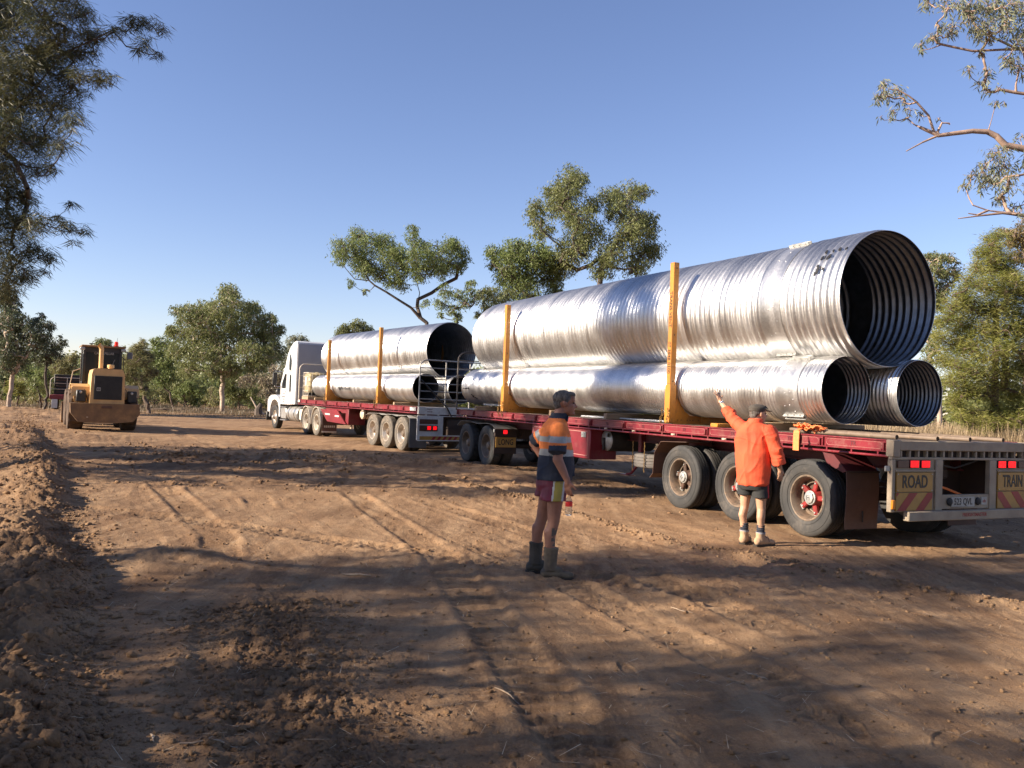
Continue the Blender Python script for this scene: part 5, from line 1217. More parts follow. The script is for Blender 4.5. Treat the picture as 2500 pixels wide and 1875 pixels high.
# man in the hi-vis work shirt, seen side on
gz = float(height(np.array([.51]), np.array([8.22]))[0])
A = thing('person', 'grey-haired man in orange and navy work shirt and maroon shorts holding a bottle', 'person', (.51, 8.22, gz+.004))
b = MB()
P = head_shape(b, (.006, .01, 1.655), -.05)
b.capsule((-.030, .01, 1.59), (-.050, .01, 1.47), .060, .066); b.capsule((-.06, 0, 1.3), (-.06, 0, 1.0), .10, .12)
legN = [(-.055, -.095, .90), (-.068, -.115, .54), (-.098, -.118, .40), (-.082, -.120, .12)]; legF = [(-.10, .095, .90), (-.168, .135, .54), (-.205, .145, .40), (-.215, .16, .12)]
for L in (legN, legF):
    h_, k_, c_, a_ = [Vector(p) for p in L]
    kd = (k_-h_)*.5+h_; b.capsule(h_, kd, .092, .076); b.capsule(kd, k_, .076, .057); b.capsule(k_, c_, .056, .055); b.capsule(c_+Vector((-.010, 0, .04)), a_+Vector((-.004, 0, .1)), .050, .036); b.capsule(c_, a_, .054, .036)
armN = [(-.045, -.205, 1.40), (-.060, -.262, 1.140), (.036, -.285, .945)]
b.capsule(armN[0], armN[1], .056, .047); b.capsule(armN[1], (-.01, -.275, 1.04), .048, .040); b.capsule((-.01, -.275, 1.04), armN[2], .040, .027)
hand_shape(b, armN[2], (.12, .02, -1.), (.55, .8, .0), 1, .62, 1.05)
b.capsule((-.09, .20, 1.40), (-.275, .285, 1.255), .055, .045); b.capsule((-.275, .285, 1.255), (-.175, .235, 1.10), .044, .028)
hand_shape(b, (-.175, .235, 1.10), (.8, -.25, -.5), (-.1, -.9, .2), -1, .45)
body = link('body', blob(b, 'body', [m_skinA, m_ink], .0052, 9, None, lambda C: ((np.abs(C[:, 2]-.40) < .085) & (C[:, 0] > -.085) & (C[:, 1] < .0) & (vnoise(C[:, 0]*40, C[:, 1]*40, C[:, 2]*40) > -.25))), A)
for s_ in (1, -1):
    m = MB(); m.ell(P(.083, .032*s_, .010), (.010, .014, .007)); m.build('eye', m_eye, A)
h = MB(); R_ = Matrix.Rotation(-.05, 3, 'Z')
h.ell(P(-.022, 0, .050), (.100, .083, .082), R_, 20, 12); h.ell(P(-.060, 0, -.005), (.055, .070, .060), R_); h.ell(P(.045, 0, .088), (.052, .058, .032), R_)
for s_ in (1, -1): h.ell(P(.006, .070*s_, .030), (.022, .012, .035), R_)
link('hair', blob(h, 'hair', m_hair, .006, 2, lambda V: .006*fbm(V[:, 0]*45, V[:, 1]*45, V[:, 2]*22, o=3, seed=3)), A)
s = MB()
s.loft([(-.072, 0, .925, .172, .205, 0), (-.068, 0, .95, .172, .205, 0), (-.060, 0, 1.05, .172, .198, 0), (-.056, 0, 1.15, .166, .192, 0), (-.072, 0, 1.28, .158, .196, 0), (-.080, 0, 1.38, .142, .200, 0, .9), (-.078, 0, 1.45, .115, .165, 0), (-.062, 0, 1.50, .085, .10, 0), (-.052, 0, 1.535, .070, .07, 0)], 28)
s.capsule((-.065, -.175, 1.415), (-.075, .17, 1.415), .072, .072)
s.capsule((-.050, -.195, 1.405), (-.062, -.252, 1.25), .078, .080); s.tube([(-.056, -.235, 1.30), (-.064, -.262, 1.20)], [.080, .084], 20)
s.capsule((-.085, .19, 1.405), (-.24, .268, 1.30), .074, .070); s.tube([(-.17, .235, 1.34), (-.268, .282, 1.262)], [.07, .075], 20)
s.tube([(.105, -.04, 1.06), (.108, -.06, .97)], [.01, .012], 8)
def ruleA(C):
    x, y, z = C.T; o = np.zeros(len(C)); arm = y < -.197-.0*(z > 1.36)
    o[z < 1.165] = 1; o[(z > 1.163) & (z < 1.222)] = 2; o[(z > 1.292) & (z < 1.345)] = 2
    an = (y < -.19) & (z < 1.40) & (x > -.15) & (x < .045); o[an & (z > 1.165)] = 0; o[an & (z < 1.268)] = 1; o[an & (z > 1.292) & (z < 1.352)] = 2
    # far sleeve: measured along the arm
    t = ((x+.085)*-.155+(y-.19)*.078+(z-1.405)*-.105)/(.155**2+.078**2+.105**2)
    af = (y > .16) & (x < -.12) & (t > .3) & (z > 1.17) & (x < -.165+.3*(z-1.2)); o[af] = 0; o[af & (t > .95)] = 1; o[af & (t > .62) & (t < .85)] = 2
    o[z > 1.515] = 1
    return o
def dispA(V):
    d = folds(21)(V); return d
link('shirt', blob(s, 'shirt', [m_orA, m_navy, m_refl], .0065, 4, dispA, ruleA), A)
c = MB(); c.loft([(-.052, .005, 1.50, .088, .092, 0), (-.046, .005, 1.545, .080, .078, 0), (-.046, .005, 1.57, .076, .073, 0), (-.046, .005, 1.56, .066, .063, 0)], 24); c.prism([(.02, 1.49), (.045, 1.55), (.035, 1.48)], 'y', -.07, .07)
link('collar', blob(c, 'collar', m_navy, .006, 2), A)
q = MB(); q.loft([(-.078, .0, .955, .160, .185, 0), (-.080, 0, .88, .166, .190, 0), (-.082, .0, .82, .150, .18, 0)], 28)
q.loft([(-.072, -.09, .90, .12, .10, 0), (-.078, -.100, .80, .122, .103, 0), (-.082, -.105, .738, .124, .106, 0)], 24)
q.loft([(-.10, .09, .90, .12, .10, 0), (-.125, .105, .80, .118, .103, 0), (-.130, .11, .755, .120, .105, 0)], 24)
def ruleS(C):
    x, y, z = C.T; o = np.zeros(len(C)); m_ = (y < -.10); xx = x+.018*(.95-z)/.2
    o[m_ & (xx > -.078) & (xx < .030)] = 1; o[m_ & (((xx > -.084) & (xx < -.068)) | ((xx > .010) & (xx < .030)))] = 2
    return o
link('shorts', blob(q, 'shorts', [m_maroon, m_gold, m_whc], .0065, 3, folds(31, .006, 8, 4), ruleS), A)
for (cx, cy, yaw, mt, dz) in ((-.082, -.120, -.05, m_boot, 0), (-.215, .16, .1, m_bootd, .0)):
    m = MB(); R_ = Matrix.Rotation(yaw, 3, 'Z')
    m.loft([(cx, cy, .085, .068, .055, 0), (cx, cy, .16, .062, .056, 0), (cx, cy, .22, .064, .058, 0), (cx+.002, cy, .296, .070, .063, 0)], 24)
    m.loft([(cx, cy, .30, .060, .053, 0), (cx, cy, .297, .071, .064, 0), (cx, cy, .285, .071, .064, 0)], 24)
    def Q(x, y, z): return Vector((cx, cy, 0))+R_ @ Vector((x, y, z))
    m.capsule(Q(-.045, 0, .060), Q(.10, 0, .052), .048, .040); m.ell(Q(.15, 0, .045), (.075, .045, .036), R_); m.ell(Q(.05, 0, .085), (.07, .042, .04), R_); m.ell(Q(-.045, 0, .055), (.05, .04, .05), R_)
    bo = link('boot', blob(m, 'boot', mt, .0055, 3, lambda V: .0035*fbm(V[:, 0]*30, V[:, 1]*30, V[:, 2]*45, o=3, seed=5)), A)
    m = MB(); pts = [Q(x, y, 0) for x, y in ((-.095, -.02), (-.085, -.038), (-.02, -.036), (.06, -.042), (.13, -.050), (.20, -.040), (.226, 0), (.20, .040), (.13, .050), (.06, .042), (-.02, .036), (-.085, .038), (-.095, .02))]
    m.prism([(p.x, p.y) for p in pts], 'z', .0, .022); m.build('sole', m_sole, bo)
    m = MB(); m.ell(Q(.0, -.062, .235), (.012, .006, .014)) if cy < 0 else m.ell(Q(0, -.062, .25), (.01, .004, .01)); m.build('pull_tab', mt, bo)
# bottle in his hand
BT = MB(); BT.lathe([(0, 0), (.0, .022), (.006, .031), (.05, .032), (.055, .030), (.105, .031), (.13, .032), (.16, .022), (.175, .013), (.20, .013)], 'z', n=24)
bt = BT.build('drink_bottle', m_clear, None, (.51+.062, 8.22-.245, gz+.625)); tag(bt, 'clear plastic drink bottle with red label held upright in the man\'s hand', 'bottle')
m = MB(); m.lathe([(.085, .0325), (.085, .0335), (.13, .0335), (.13, .0325)], 'z', n=24, closed=True); m.build('label_band', m_lab, bt)
m = MB(); m.lathe([(.19, .0145), (.212, .0145), (.212, 0)], 'z', n=16); m.build('bottle_cap', m_lab, bt)

# man in the coral shirt, waving, seen from behind
bx0 = float(at(1842, 1332, 10.5)[0]); gz = float(height(np.array([bx0]), np.array([10.5]))[0])
B = thing('person', 'man in loose coral orange shirt, black shorts and cap, waving one arm', 'person', (bx0, 10.5, gz+.003))
b = MB(); HC = (-.008, .0, 1.602); HY = .22
P = head_shape(b, HC, HY, .98)
b.capsule((-.035, -.005, 1.55), (-.045, 0, 1.43), .060, .068); b.capsule((-.05, 0, 1.3), (-.05, 0, .85), .10, .13)
for L in ([(-.105, .075, .78), (-.112, .085, .47), (-.135, .075, .36), (-.110, .075, .12)], [(.030, -.060, .78), (.050, -.055, .46), (.048, -.070, .35), (.052, -.060, .11)]):
    h_, k_, c_, a_ = [Vector(p) for p in L]
    b.capsule(h_, k_, .084, .053); b.capsule(k_, c_, .052, .050); b.capsule(k_+Vector((-.005, -.006, -.02)), c_+Vector((-.010, -.012, 0)), .046, .047); b.capsule(c_+Vector((-.010, -.012, 0)), a_+Vector((0, 0, .08)), .047, .033); b.capsule(c_, a_, .048, .034)
el = (-.262, .36, 1.585); wr = (-.352, .52, 1.745)
b.capsule((-.165, .15, 1.43), el, .055, .046); b.capsule(el, wr, .045, .028)
hand_shape(b, wr, (-.28, .12, .9), (-.55, .8, -.1), -1, .12, 1.0, 1.1, .0092)
el2 = (.165, -.215, 1.15); wr2 = (.232, -.16, .945)
b.capsule((.09, -.155, 1.42), el2, .056, .048); b.capsule(el2, wr2, .046, .029)
hand_shape(b, wr2, (.1, .06, -1), (-.3, .95, 0), 1, .5)
link('body', blob(b, 'body', m_skinB, .0055, 9), B)
for s_ in (1, -1):
    m = MB(); m.ell(P(.083, .032*s_, .010), (.010, .014, .007)); m.build('eye', m_eye, B)
R_ = Matrix.Rotation(HY, 3, 'Z'); h = MB(); h.ell(P(-.035, 0, .025), (.078, .080, .060), R_); h.ell(P(-.065, 0, -.02), (.042, .062, .045), R_)
link('hair', blob(h, 'hair', m_hair, .006, 2, lambda V: .004*fbm(V[:, 0]*45, V[:, 1]*45, V[:, 2]*22, o=3, seed=4)), B)
h = MB(); h.ell(P(-.014, 0, .070), (.113, .090, .052), R_, 22, 14); h.ell(P(-.02, 0, .045), (.108, .087, .035), R_, 22, 10); h.ell(P(.03, 0, .088), (.075, .07, .032), R_)
cp = link('cap', blob(h, 'cap', m_cap, .006, 3, lambda V: .004*fbm(V[:, 0]*14, V[:, 1]*14, V[:, 2]*20, o=3, seed=6)), B)
h = MB(); h.ell(P(.118, 0, .045), (.062, .066, .008), R_ @ Matrix.Rotation(.15, 3, 'Y'), 22, 8); h.build('visor', mat('visor_cloth', (.16, .13, .09), (.1, .08, .06), sc=12, ro=.9), cp)
h = MB()
for s_ in (1, -1): h.ell(P(.092, .036*s_, .075), (.010, .026, .015), R_)
h.tube([P(.09, .06, .078), P(.02, .092, .066)], .0035, 5); h.tube([P(.09, -.06, .078), P(.02, -.092, .066)], .0035, 5); h.build('sunglasses', m_glass, cp)
an = radians(40); s = MB()
s.loft([(-.050, 0, .735, .150, .190, an), (-.050, 0, .76, .160, .200, an), (-.042, 0, .86, .180, .212, an), (-.045, 0, .98, .186, .224, an), (-.055, 0, 1.12, .180, .224, an), (-.066, 0, 1.27, .162, .222, an, .92), (-.064, .0, 1.38, .140, .205, an, .88), (-.055, 0, 1.45, .115, .165, an), (-.045, 0, 1.50, .080, .09, an), (-.042, 0, 1.53, .072, .075, an)], 30)
s.capsule((-.15, .135, 1.41), (.072, -.138, 1.40), .074, .074)
s.capsule((-.158, .145, 1.42), (-.265, .365, 1.575), .080, .062); s.tube([(-.25, .34, 1.565), (-.292, .415, 1.635)], [.064, .060], 20); s.tube([(-.275, .38, 1.60), (-.297, .425, 1.643)], [.066, .066], 20)
s.capsule((.088, -.155, 1.40), (.165, -.215, 1.18), .080, .078); s.tube([(.15, -.20, 1.22), (.205, -.19, 1.03)], [.078, .076], 22); s.tube([(.192, -.195, 1.075), (.210, -.188, 1.01)], [.081, .082], 22)
def dispB(V):
    x, y, z = V.T; u = x*.64-y*.77
    d = .010*fbm(u*5, z*1.6, x*2+3, o=3, seed=51)+.013*crease(u*3.2+z*.9, z*1.1, x*1.5, 52, 6.)+.010*crease(u*5-z*2.2, z*2, y*2, 57, 7.)
    arm = np.clip((np.abs(u)-.2)*12, 0, 1); d += .010*arm*crease(z*7+u*3, u*3, x*2, 58, 6.)+.008*crease(z*5+u*2, u*2.5, x, 59, 8.)*np.exp(-((z-1.33)/.12)**2); return d
link('shirt', blob(s, 'shirt', m_coral, .0070, 3, dispB), B)
c = MB(); c.loft([(-.045, 0, 1.495, .092, .098, an), (-.038, 0, 1.54, .082, .084, an), (-.036, 0, 1.548, .070, .07, an)], 24); c.build('collar', m_coral, B)
q = MB(); q.loft([(-.045, .0, .80, .150, .185, an), (-.045, 0, .72, .150, .185, an), (-.042, .0, .68, .130, .17, an)], 28)
q.loft([(-.105, .075, .76, .10, .095, an), (-.108, .078, .605, .105, .098, an)], 24); q.loft([(.028, -.06, .76, .10, .095, an), (.036, -.060, .590, .105, .098, an)], 24)
def ruleT(C):
    x, y, z = C.T; o = np.zeros(len(C)); v = x*.77+y*.64; u = x*.64-y*.77
    o[(u > .11) & (v > -.01) & (v < .045)] = 1; return o
link('shorts', blob(q, 'shorts', [m_blkc, m_redc], .0065, 3, folds(61, .006, 8, 4), ruleT), B)
for (cx, cy, yw, tx) in ((-.110, .075, 1.0, 0), (.052, -.060, .42, 0)):
    m = MB(); m.loft([(cx, cy, .10, .044, .042, 0), (cx, cy, .17, .046, .044, 0), (cx, cy, .20, .050, .048, 0), (cx, cy, .225, .047, .045, 0), (cx, cy, .262, .050, .047, 0)], 20)
    link('sock', blob(m, 'sock', m_sock, .006, 2, lambda V: .003*np.sin(V[:, 2]*260)), B)
    R2 = Matrix.Rotation(yw, 3, 'Z')
    def Q(x, y, z): return Vector((cx, cy, 0))+R2 @ Vector((x, y, z))
    m = MB(); m.loft([(cx, cy, .06, .062, .052, yw), (cx, cy, .12, .058, .050, yw), (cx, cy, .165, .060, .054, yw)], 20)
    m.capsule(Q(-.035, 0, .06), Q(.11, 0, .05), .050, .041); m.ell(Q(.155, 0, .045), (.065, .046, .036), R2); m.ell(Q(.06, 0, .085), (.07, .040, .036), R2); m.ell(Q(-.04, 0, .055), (.046, .042, .052), R2)
    bo = link('boot', blob(m, 'boot', m_suede, .0055, 3, lambda V: .0025*fbm(V[:, 0]*30, V[:, 1]*30, V[:, 2]*30, o=3, seed=7)), B)
    m = MB()
    for k in range(4): m.tube([Q(.035+.025*k, -.028, .125-.012*k), Q(.04+.025*k, 0, .14-.016*k), Q(.035+.025*k, .028, .125-.012*k)], .004, 5)
    m.tube([Q(.05, -.03, .12), Q(.07, -.06, .10), Q(.09, -.055, .06)], .003, 5); m.build('laces', m_sole, bo)
    m = MB(); m.lathe([(.150, .056), (.172, .060), (.168, .050)], 'z', (cx, cy, 0), 20); m.build('padded_collar', mat('grey_lining', (.3, .3, .32), ro=.9), bo)
    m = MB(); pts = [Q(x, y, 0) for x, y in ((-.088, -.02), (-.08, -.038), (-.02, -.038), (.06, -.044), (.13, -.050), (.20, -.038), (.222, 0), (.20, .038), (.13, .050), (.06, .044), (-.02, .038), (-.08, .038), (-.088, .02))]
    m.prism([(p.x, p.y) for p in pts], 'z', .0, .022); m.build('sole', m_sole, bo)
dv = Vector(wr)-Vector(el); dv.normalize(); w0 = Vector(wr)-dv*.03
m = MB(); m.tube([w0-dv*.007, w0+dv*.007], .0335, 20); m.ell(w0-Vector((.0, .034, -.005)), (.018, .008, .018)); m.build('wrist_watch', m_chrome, B)
# ------------------------------------------------------------------ trees
def leafmat(name, c1, c2, tr=.36, sc=2.2):
    m = bpy.data.materials.new(name); m.use_nodes = True; n = m.node_tree; N = n.nodes; L = n.links; N.clear()
    out = N.new('ShaderNodeOutputMaterial'); p = N.new('ShaderNodeBsdfPrincipled'); tc = N.new('ShaderNodeTexCoord'); g = N.new('ShaderNodeObjectInfo')
    q = N.new('ShaderNodeTexNoise'); q.inputs['Scale'].default_value = sc; q.inputs['Detail'].default_value = 3; L.new(tc.outputs['Object'], q.inputs['Vector'])
    q2 = N.new('ShaderNodeTexNoise'); q2.inputs['Scale'].default_value = 14.; q2.inputs['Detail'].default_value = 1; L.new(tc.outputs['Object'], q2.inputs['Vector'])
    a = N.new('ShaderNodeMath'); a.operation = 'ADD'; L.new(q.outputs[0], a.inputs[0]); L.new(q2.outputs[0], a.inputs[1])
    r = N.new('ShaderNodeMapRange'); r.inputs[1].default_value = .8; r.inputs[2].default_value = 1.2; L.new(a.outputs[0], r.inputs[0])
    mx = N.new('ShaderNodeMix'); mx.data_type = 'RGBA'; L.new(r.outputs[0], mx.inputs[0]); mx.inputs[6].default_value = (*c1, 1); mx.inputs[7].default_value = (*c2, 1)
    L.new(mx.outputs[2], p.inputs['Base Color']); p.inputs['Roughness'].default_value = .5; p.inputs['Specular IOR Level'].default_value = .35
    t = N.new('ShaderNodeBsdfTranslucent'); L.new(mx.outputs[2], t.inputs[0]); ms = N.new('ShaderNodeMixShader'); ms.inputs[0].default_value = tr
    L.new(p.outputs[0], ms.inputs[1]); L.new(t.outputs[0], ms.inputs[2]); L.new(ms.outputs[0], out.inputs[0]); return m
lf_gum = leafmat('gum_leaf', (.150, .175, .062), (.220, .230, .088))
lf_gum2 = leafmat('gum_leaf_green', (.145, .195, .058), (.215, .245, .088))
lf_dark = leafmat('dark_leaf', (.075, .095, .050), (.125, .140, .070))
lf_grey = leafmat('grey_leaf', (.17, .20, .13), (.27, .26, .15))
lf_cas = leafmat('needle_foliage', (.060, .074, .034), (.135, .125, .055), .25)
lf_wat = leafmat('wattle_foliage', (.20, .225, .045), (.31, .29, .085), .42)
lf_wat2 = leafmat('pale_wattle', (.20, .21, .085), (.28, .25, .11), .35)
lf_dead = leafmat('dry_leaf', (.30, .23, .16), (.20, .19, .11), .2)
bk_dark = mat('bark_dark', (.055, .042, .034), (.11, .085, .065), sc=8, ro=.9, bump=.01, bsc=14)
bk_brown = mat('bark_brown', (.16, .11, .075), (.085, .06, .045), sc=6, ro=.9, bump=.01, bsc=14)
bk_pale = mat('bark_pale', (.50, .40, .30), (.26, .19, .14), sc=2.5, ro=.8, bump=.006, bsc=9)
bk_limb = mat('bark_limb', (.42, .29, .21), (.22, .15, .12), sc=5, ro=.8, bump=.004, bsc=20)

def tubes_np(nodes, parent, rad, k=6):
    """tapered tubes along a skeleton"""
    idx = np.array([i for i in range(len(nodes)) if parent[i] >= 0]); a = nodes[parent[idx]]; b = nodes[idx]; ra = np.minimum(rad[parent[idx]], rad[idx]*1.6); rb = rad[idx]
    d = b-a; L = np.linalg.norm(d, axis=1, keepdims=True)+1e-9; d = d/L; b = b+d*rb[:, None]*.4
    up = np.where(np.abs(d[:, 2:3]) < .9, [[0, 0, 1.]], [[1., 0, 0]]); u = np.cross(d, up); u /= np.linalg.norm(u, axis=1, keepdims=True); v = np.cross(u, d)
    t = np.arange(k)*2*pi/k; c = np.cos(t)[None, :, None]; s = np.sin(t)[None, :, None]; ring = u[:, None]*c+v[:, None]*s
    V = np.stack([a[:, None]+ring*ra[:, None, None], b[:, None]+ring*rb[:, None, None]], 1).reshape(-1, 3)
    n = len(idx); j = np.arange(k); Q = np.stack([j, (j+1) % k, (j+1) % k+k, j+k], -1)
    return V, (Q[None]+(2*k)*np.arange(n)[:, None, None]).reshape(-1, 4)

def leaves_np(C, L, W, droop, rng, curve=.0):
    n = len(C); th = rng.random(n)*2*pi; el = -droop*(.35+.75*rng.random(n))+(1-droop)*(rng.random(n)*2-1)*.9
    el = np.clip(el, -1.45, 1.3); d = np.stack([np.cos(th)*np.cos(el), np.sin(th)*np.cos(el), np.sin(el)], -1)
    ph = rng.random(n)*2*pi; u = np.cross(d, [[0, 0, 1.]]); u /= np.linalg.norm(u, axis=1, keepdims=True)+1e-6; v = np.cross(u, d)
    s = u*np.cos(ph)[:, None]+v*np.sin(ph)[:, None]; l = (L*(.6+.7*rng.random(n)))[:, None]; w_ = (W*(.7+.6*rng.random(n)))[:, None]
    V = np.stack([C, C+d*l*.45+s*w_*.5, C+d*l, C+d*l*.45-s*w_*.5], 1).reshape(-1, 3)
    return V, np.arange(4*n).reshape(-1, 4)

def grow(label, base, clumps, lf, bk, r0=.25, fork=.3, lai=1.1, leaf=(.19, .045), droop=1.0, group=None, tw=22, name='gum_tree', cat='tree', seed=1, stems=1, lean=(0, 0), extra=None, tuft=.20, twr=.007, kink=.10, bare=0, dens=2.1, exr=0.):
    """tree from crown clumps: a branching skeleton reaches every clump, then twigs, then leaves"""
    rng = np.random.default_rng(seed); base = np.array(base, float); cl = np.array(clumps, float); C = cl[:, :3]; R = cl[:, 3]
    top = C[:, 2].max(); cen = C.mean(0)
    nodes = []; par = []; w_ = []
    def add(p, q): nodes.append(np.array(p, float)); par.append(q); w_.append(0.); return len(nodes)-1
    tips = []
    for s in range(stems):
        b = base+np.array([(s-(stems-1)/2)*r0*3, rng.normal(0, .1), 0]); prev = add(b-[0, 0, .15], -1)
        f = b+np.array([lean[0]+rng.normal(0, .12)*fork*3+(cen[0]-b[0])*.35, lean[1]+rng.normal(0, .1), (top-base[2])*fork*(1+.2*s)])
        for k in range(1, 6): t = k/5.; prev = add(b+(f-b)*t+rng.normal(0, kink*.35, 3)*[1, 1, 0]*(t < 1), prev)
    ext = []
    if extra:
        for pi_, path in enumerate(extra):
            q = np.array(path, float); nd = np.array(nodes); prev = int(np.argmin(np.linalg.norm(nd-q[0], axis=1)))
            for k_, p in enumerate(q): prev = add(p, prev); ext.append((prev, (1-.62*k_/max(1, len(q)-1))*(1 if pi_ == 0 else .34)))
    order = np.argsort(np.linalg.norm(C-np.array(nodes[-1]), axis=1))
    for ci in order:
        c = C[ci]; nd = np.array(nodes); dd = nd-c; dist = np.linalg.norm(dd, axis=1)+1.2*np.maximum(0, nd[:, 2]-c[2]-.1)+.25*np.abs(dd[:, 2])*0
        dist = dist+.9*np.maximum(0, np.linalg.norm(nd-nodes[0], axis=1)-np.linalg.norm(c-nodes[0])+.1); dist[0] += 100; j = int(np.argmin(dist)); p0 = nd[j]; L = np.linalg.norm(c-p0); n = max(2, int(L/.55)); prev = j
        sag = np.array([0, 0, -.12*L])
        off = rng.normal(0, kink*L*.5, 3)
        for k in range(1, n+1):
            t = k/n; prev = add(p0+(c-p0)*t+(sag+off)*sin(pi*t)+rng.normal(0, kink*.35*min(1, L*.4), 3)*(t < 1), prev)
        nt = max(4, int(tw*min(1.6, (R[ci]/np.median(R))**1.3)))
        loc = [prev]
        for k in range(nt):
            v = rng.normal(0, 1, 3); v /= np.linalg.norm(v); p = c+v*R[ci]*(.35+.65*rng.random()**.5)*(1.3 if rng.random() < .15 else 1)*[1, 1, .85]
            ln = np.array([nodes[i] for i in loc]); j = loc[int(np.argmin(np.linalg.norm(ln-p, axis=1)+.15*rng.random(len(loc))))]
            mid = (nodes[j]+p)/2+rng.normal(0, .06*R[ci], 3)+[0, 0, .04*R[ci]]; m_ = add(mid, j); e = add(p, m_); loc += [m_, e]
            tips.append((p, R[ci], ci))
    nodes = np.array(nodes); par = np.array(par); cnt = np.zeros(len(nodes)); haschild = np.zeros(len(nodes), bool)
    for i in range(len(nodes)):
        if par[i] >= 0: haschild[par[i]] = True
    cnt[~haschild] = 1
    for i in range(len(nodes)-1, -1, -1):
        if par[i] >= 0: cnt[par[i]] += cnt[i]
    rad = np.minimum(twr*.8*np.maximum(cnt, 1)**.46, r0)
    for i_, f_ in ext: rad[i_] = max(rad[i_], exr*f_)
    rad[0] *= 1.25
    o = thing(name, label, cat, tuple(base), 0, group); bl = base
    V, Fq = tubes_np(nodes-bl, par, rad, 7 if r0 > .12 else 5); link('trunk', npmesh('trunk', V, Fq, bk, smooth=True), o)
    la = leaf[0]*leaf[1]*.5; PP = []
    T = np.array([t[0] for t in tips]); TR = np.array([t[1] for t in tips]); TI = np.array([t[2] for t in tips]); nper = np.bincount(TI, minlength=len(C))
    nl = np.maximum(1, (dens*lai*pi*TR**2/la/nper[TI])).astype(int)
    nl = (nl*np.where(rng.random(len(nl)) < .22, .12, .5+1.6*rng.random(len(nl))**1.5)).astype(int)
    rep = np.repeat(np.arange(len(T)), nl)
    jit = np.clip(rng.normal(0, 1, (len(rep), 3)), -1.9, 1.9)*(TR[rep]*tuft)[:, None]*[1, 1, .95]; P_ = T[rep]+jit+[0, 0, .1*leaf[0]]
    V, Fq = leaves_np(P_-bl, leaf[0], leaf[1], droop, rng)
    cr = link('crown', npmesh('crown', V, Fq, lf), o)
    return o

def pxcl(lst, ox, oy, s, Y, seed=0, depth=.75, dup=1, rs=1.):
    rng = np.random.default_rng(seed); a = np.array(lst, float); X = ox+a[:, 0]/s; Yp = oy+a[:, 1]/s; Rr = a[:, 2]/s*Y/F*rs
    cx = (X.min()+X.max())/2; hw = (X.max()-X.min())/2+1e-3; out = []
    for k in range(len(a)):
        D = hw*Y/F*sqrt(max(.05, 1-((X[k]-cx)/hw/1.08)**2))*depth
        for q in range(dup):
            yy = Y+rng.uniform(-1, 1)*D; p = at(X[k]+rng.normal(0, 1.5), Yp[k], yy); out.append((*p, Rr[k]*(1 if q == 0 else .85)))
    return out
def gb(px, Y): p = at(px, 937, Y); return (p[0], Y, -.02)

gt = 'gum trees standing beyond the road train'
C1 = [(1510,110,110),(1400,180,70),(1300,260,70),(1290,330,60),(1450,260,110),(1340,400,80),(1560,330,110),(1640,240,70),(1740,200,90),(1850,190,100),(1930,170,60),(1790,290,90),(1880,340,100),(1960,350,80),(1980,400,70),(1850,440,120),(1950,530,100),(2010,520,60),(1750,540,100),(1900,620,80),(1620,420,110),(1530,500,120),(1480,600,110),(1700,620,90),(1480,180,90),(1560,90,60)]
grow('tallest gum tree with open rounded crown rising behind the rear trailer pipes', gb(1428, 46), pxcl(C1, 780, 400, 2.458, 46, 1, dup=3, rs=.95), lf_gum, bk_dark, .30, .30, .72, (.21, .05), group=gt, seed=2, tw=26)
C1b = [(1180,520,90),(1060,540,70),(1040,600,50),(1150,600,100),(1270,560,100),(1330,520,70),(1200,700,110),(1310,660,100),(1120,680,70),(1400,700,80),(1240,780,100),(1400,800,80),(1350,580,80),(1420,620,60)]
grow('lower gum tree leaning left of the tallest one behind the pipes', gb(1340, 48), pxcl(C1b, 780, 400, 2.458, 48, 3, dup=3, rs=1.), lf_gum2, bk_dark, .22, .28, .72, (.21, .05), group=gt, seed=4)
C2 = [(480,170,110),(300,330,130),(250,460,80),(430,400,150),(650,280,130),(800,260,110),(850,420,140),(600,500,150),(960,400,110),(1160,110,70),(1160,240,90),(1250,330,110),(1200,450,140),(1000,560,140),(780,620,140),(560,600,120),(1450,400,120),(1580,300,100),(1700,330,100),(1750,450,90),(1600,500,120),(1380,560,120),(1500,620,90),(380,760,50),(1000,760,100),(1220,640,110),(900,760,70),(1700,560,80),(1300,1000,50),(560,860,35),(460,190,60),(1640,250,60),(240,250,50)]
ex = [[at(780+x/5.03, 540+y/5.03, 48+dy) for x, y, dy in q] for q in ([(1320,1250,0),(1230,1180,0),(1120,1060,-.2),(960,960,-.4),(820,870,-.5),(680,790,-.6),(600,720,-.6),(540,560,-.5)], [(600,730,-.6),(430,710,-.8),(320,580,-.9),(240,440,-.9)], [(1240,1180,0),(1200,1050,.3),(1230,880,.4),(1180,700,.5),(1160,400,.4),(1160,200,.3)], [(1210,960,.2),(1380,880,.5),(1520,780,.8),(1680,700,1.),(1830,560,1.2)])]
grow('spreading gum tree with forked dark limbs above the front trailer pipes', gb(1046, 48), pxcl(C2, 780, 540, 5.03, 48, 5, dup=2, rs=1.25, depth=.6), lf_gum2, bk_dark, .16, .33, .85, (.19, .045), group=gt, seed=6, extra=ex, tw=28, twr=.005, exr=.09)
C3 = [(1550,850,120),(1500,1000,120),(1700,900,100),(1850,850,100),(1880,760,60),(1640,1100,120),(1800,1000,110),(1480,1150,60),(1700,1180,80),(1900,950,80),(1820,770,50)]
grow('dark green sapling clump between the spreading gum and the rear trailer load', gb(1120, 44), pxcl(C3, 780, 540, 5.03, 44, 7, dup=2, rs=.85), lf_gum2, bk_dark, .10, .3, .75, (.17, .04), group=gt, seed=8, tw=18)
C3b = [(2000,900,120),(2100,860,110),(2180,950,120),(2050,1050,110),(1950,1150,70),(2000,1220,60),(2250,1050,120),(2200,1180,120),(2320,900,100)]
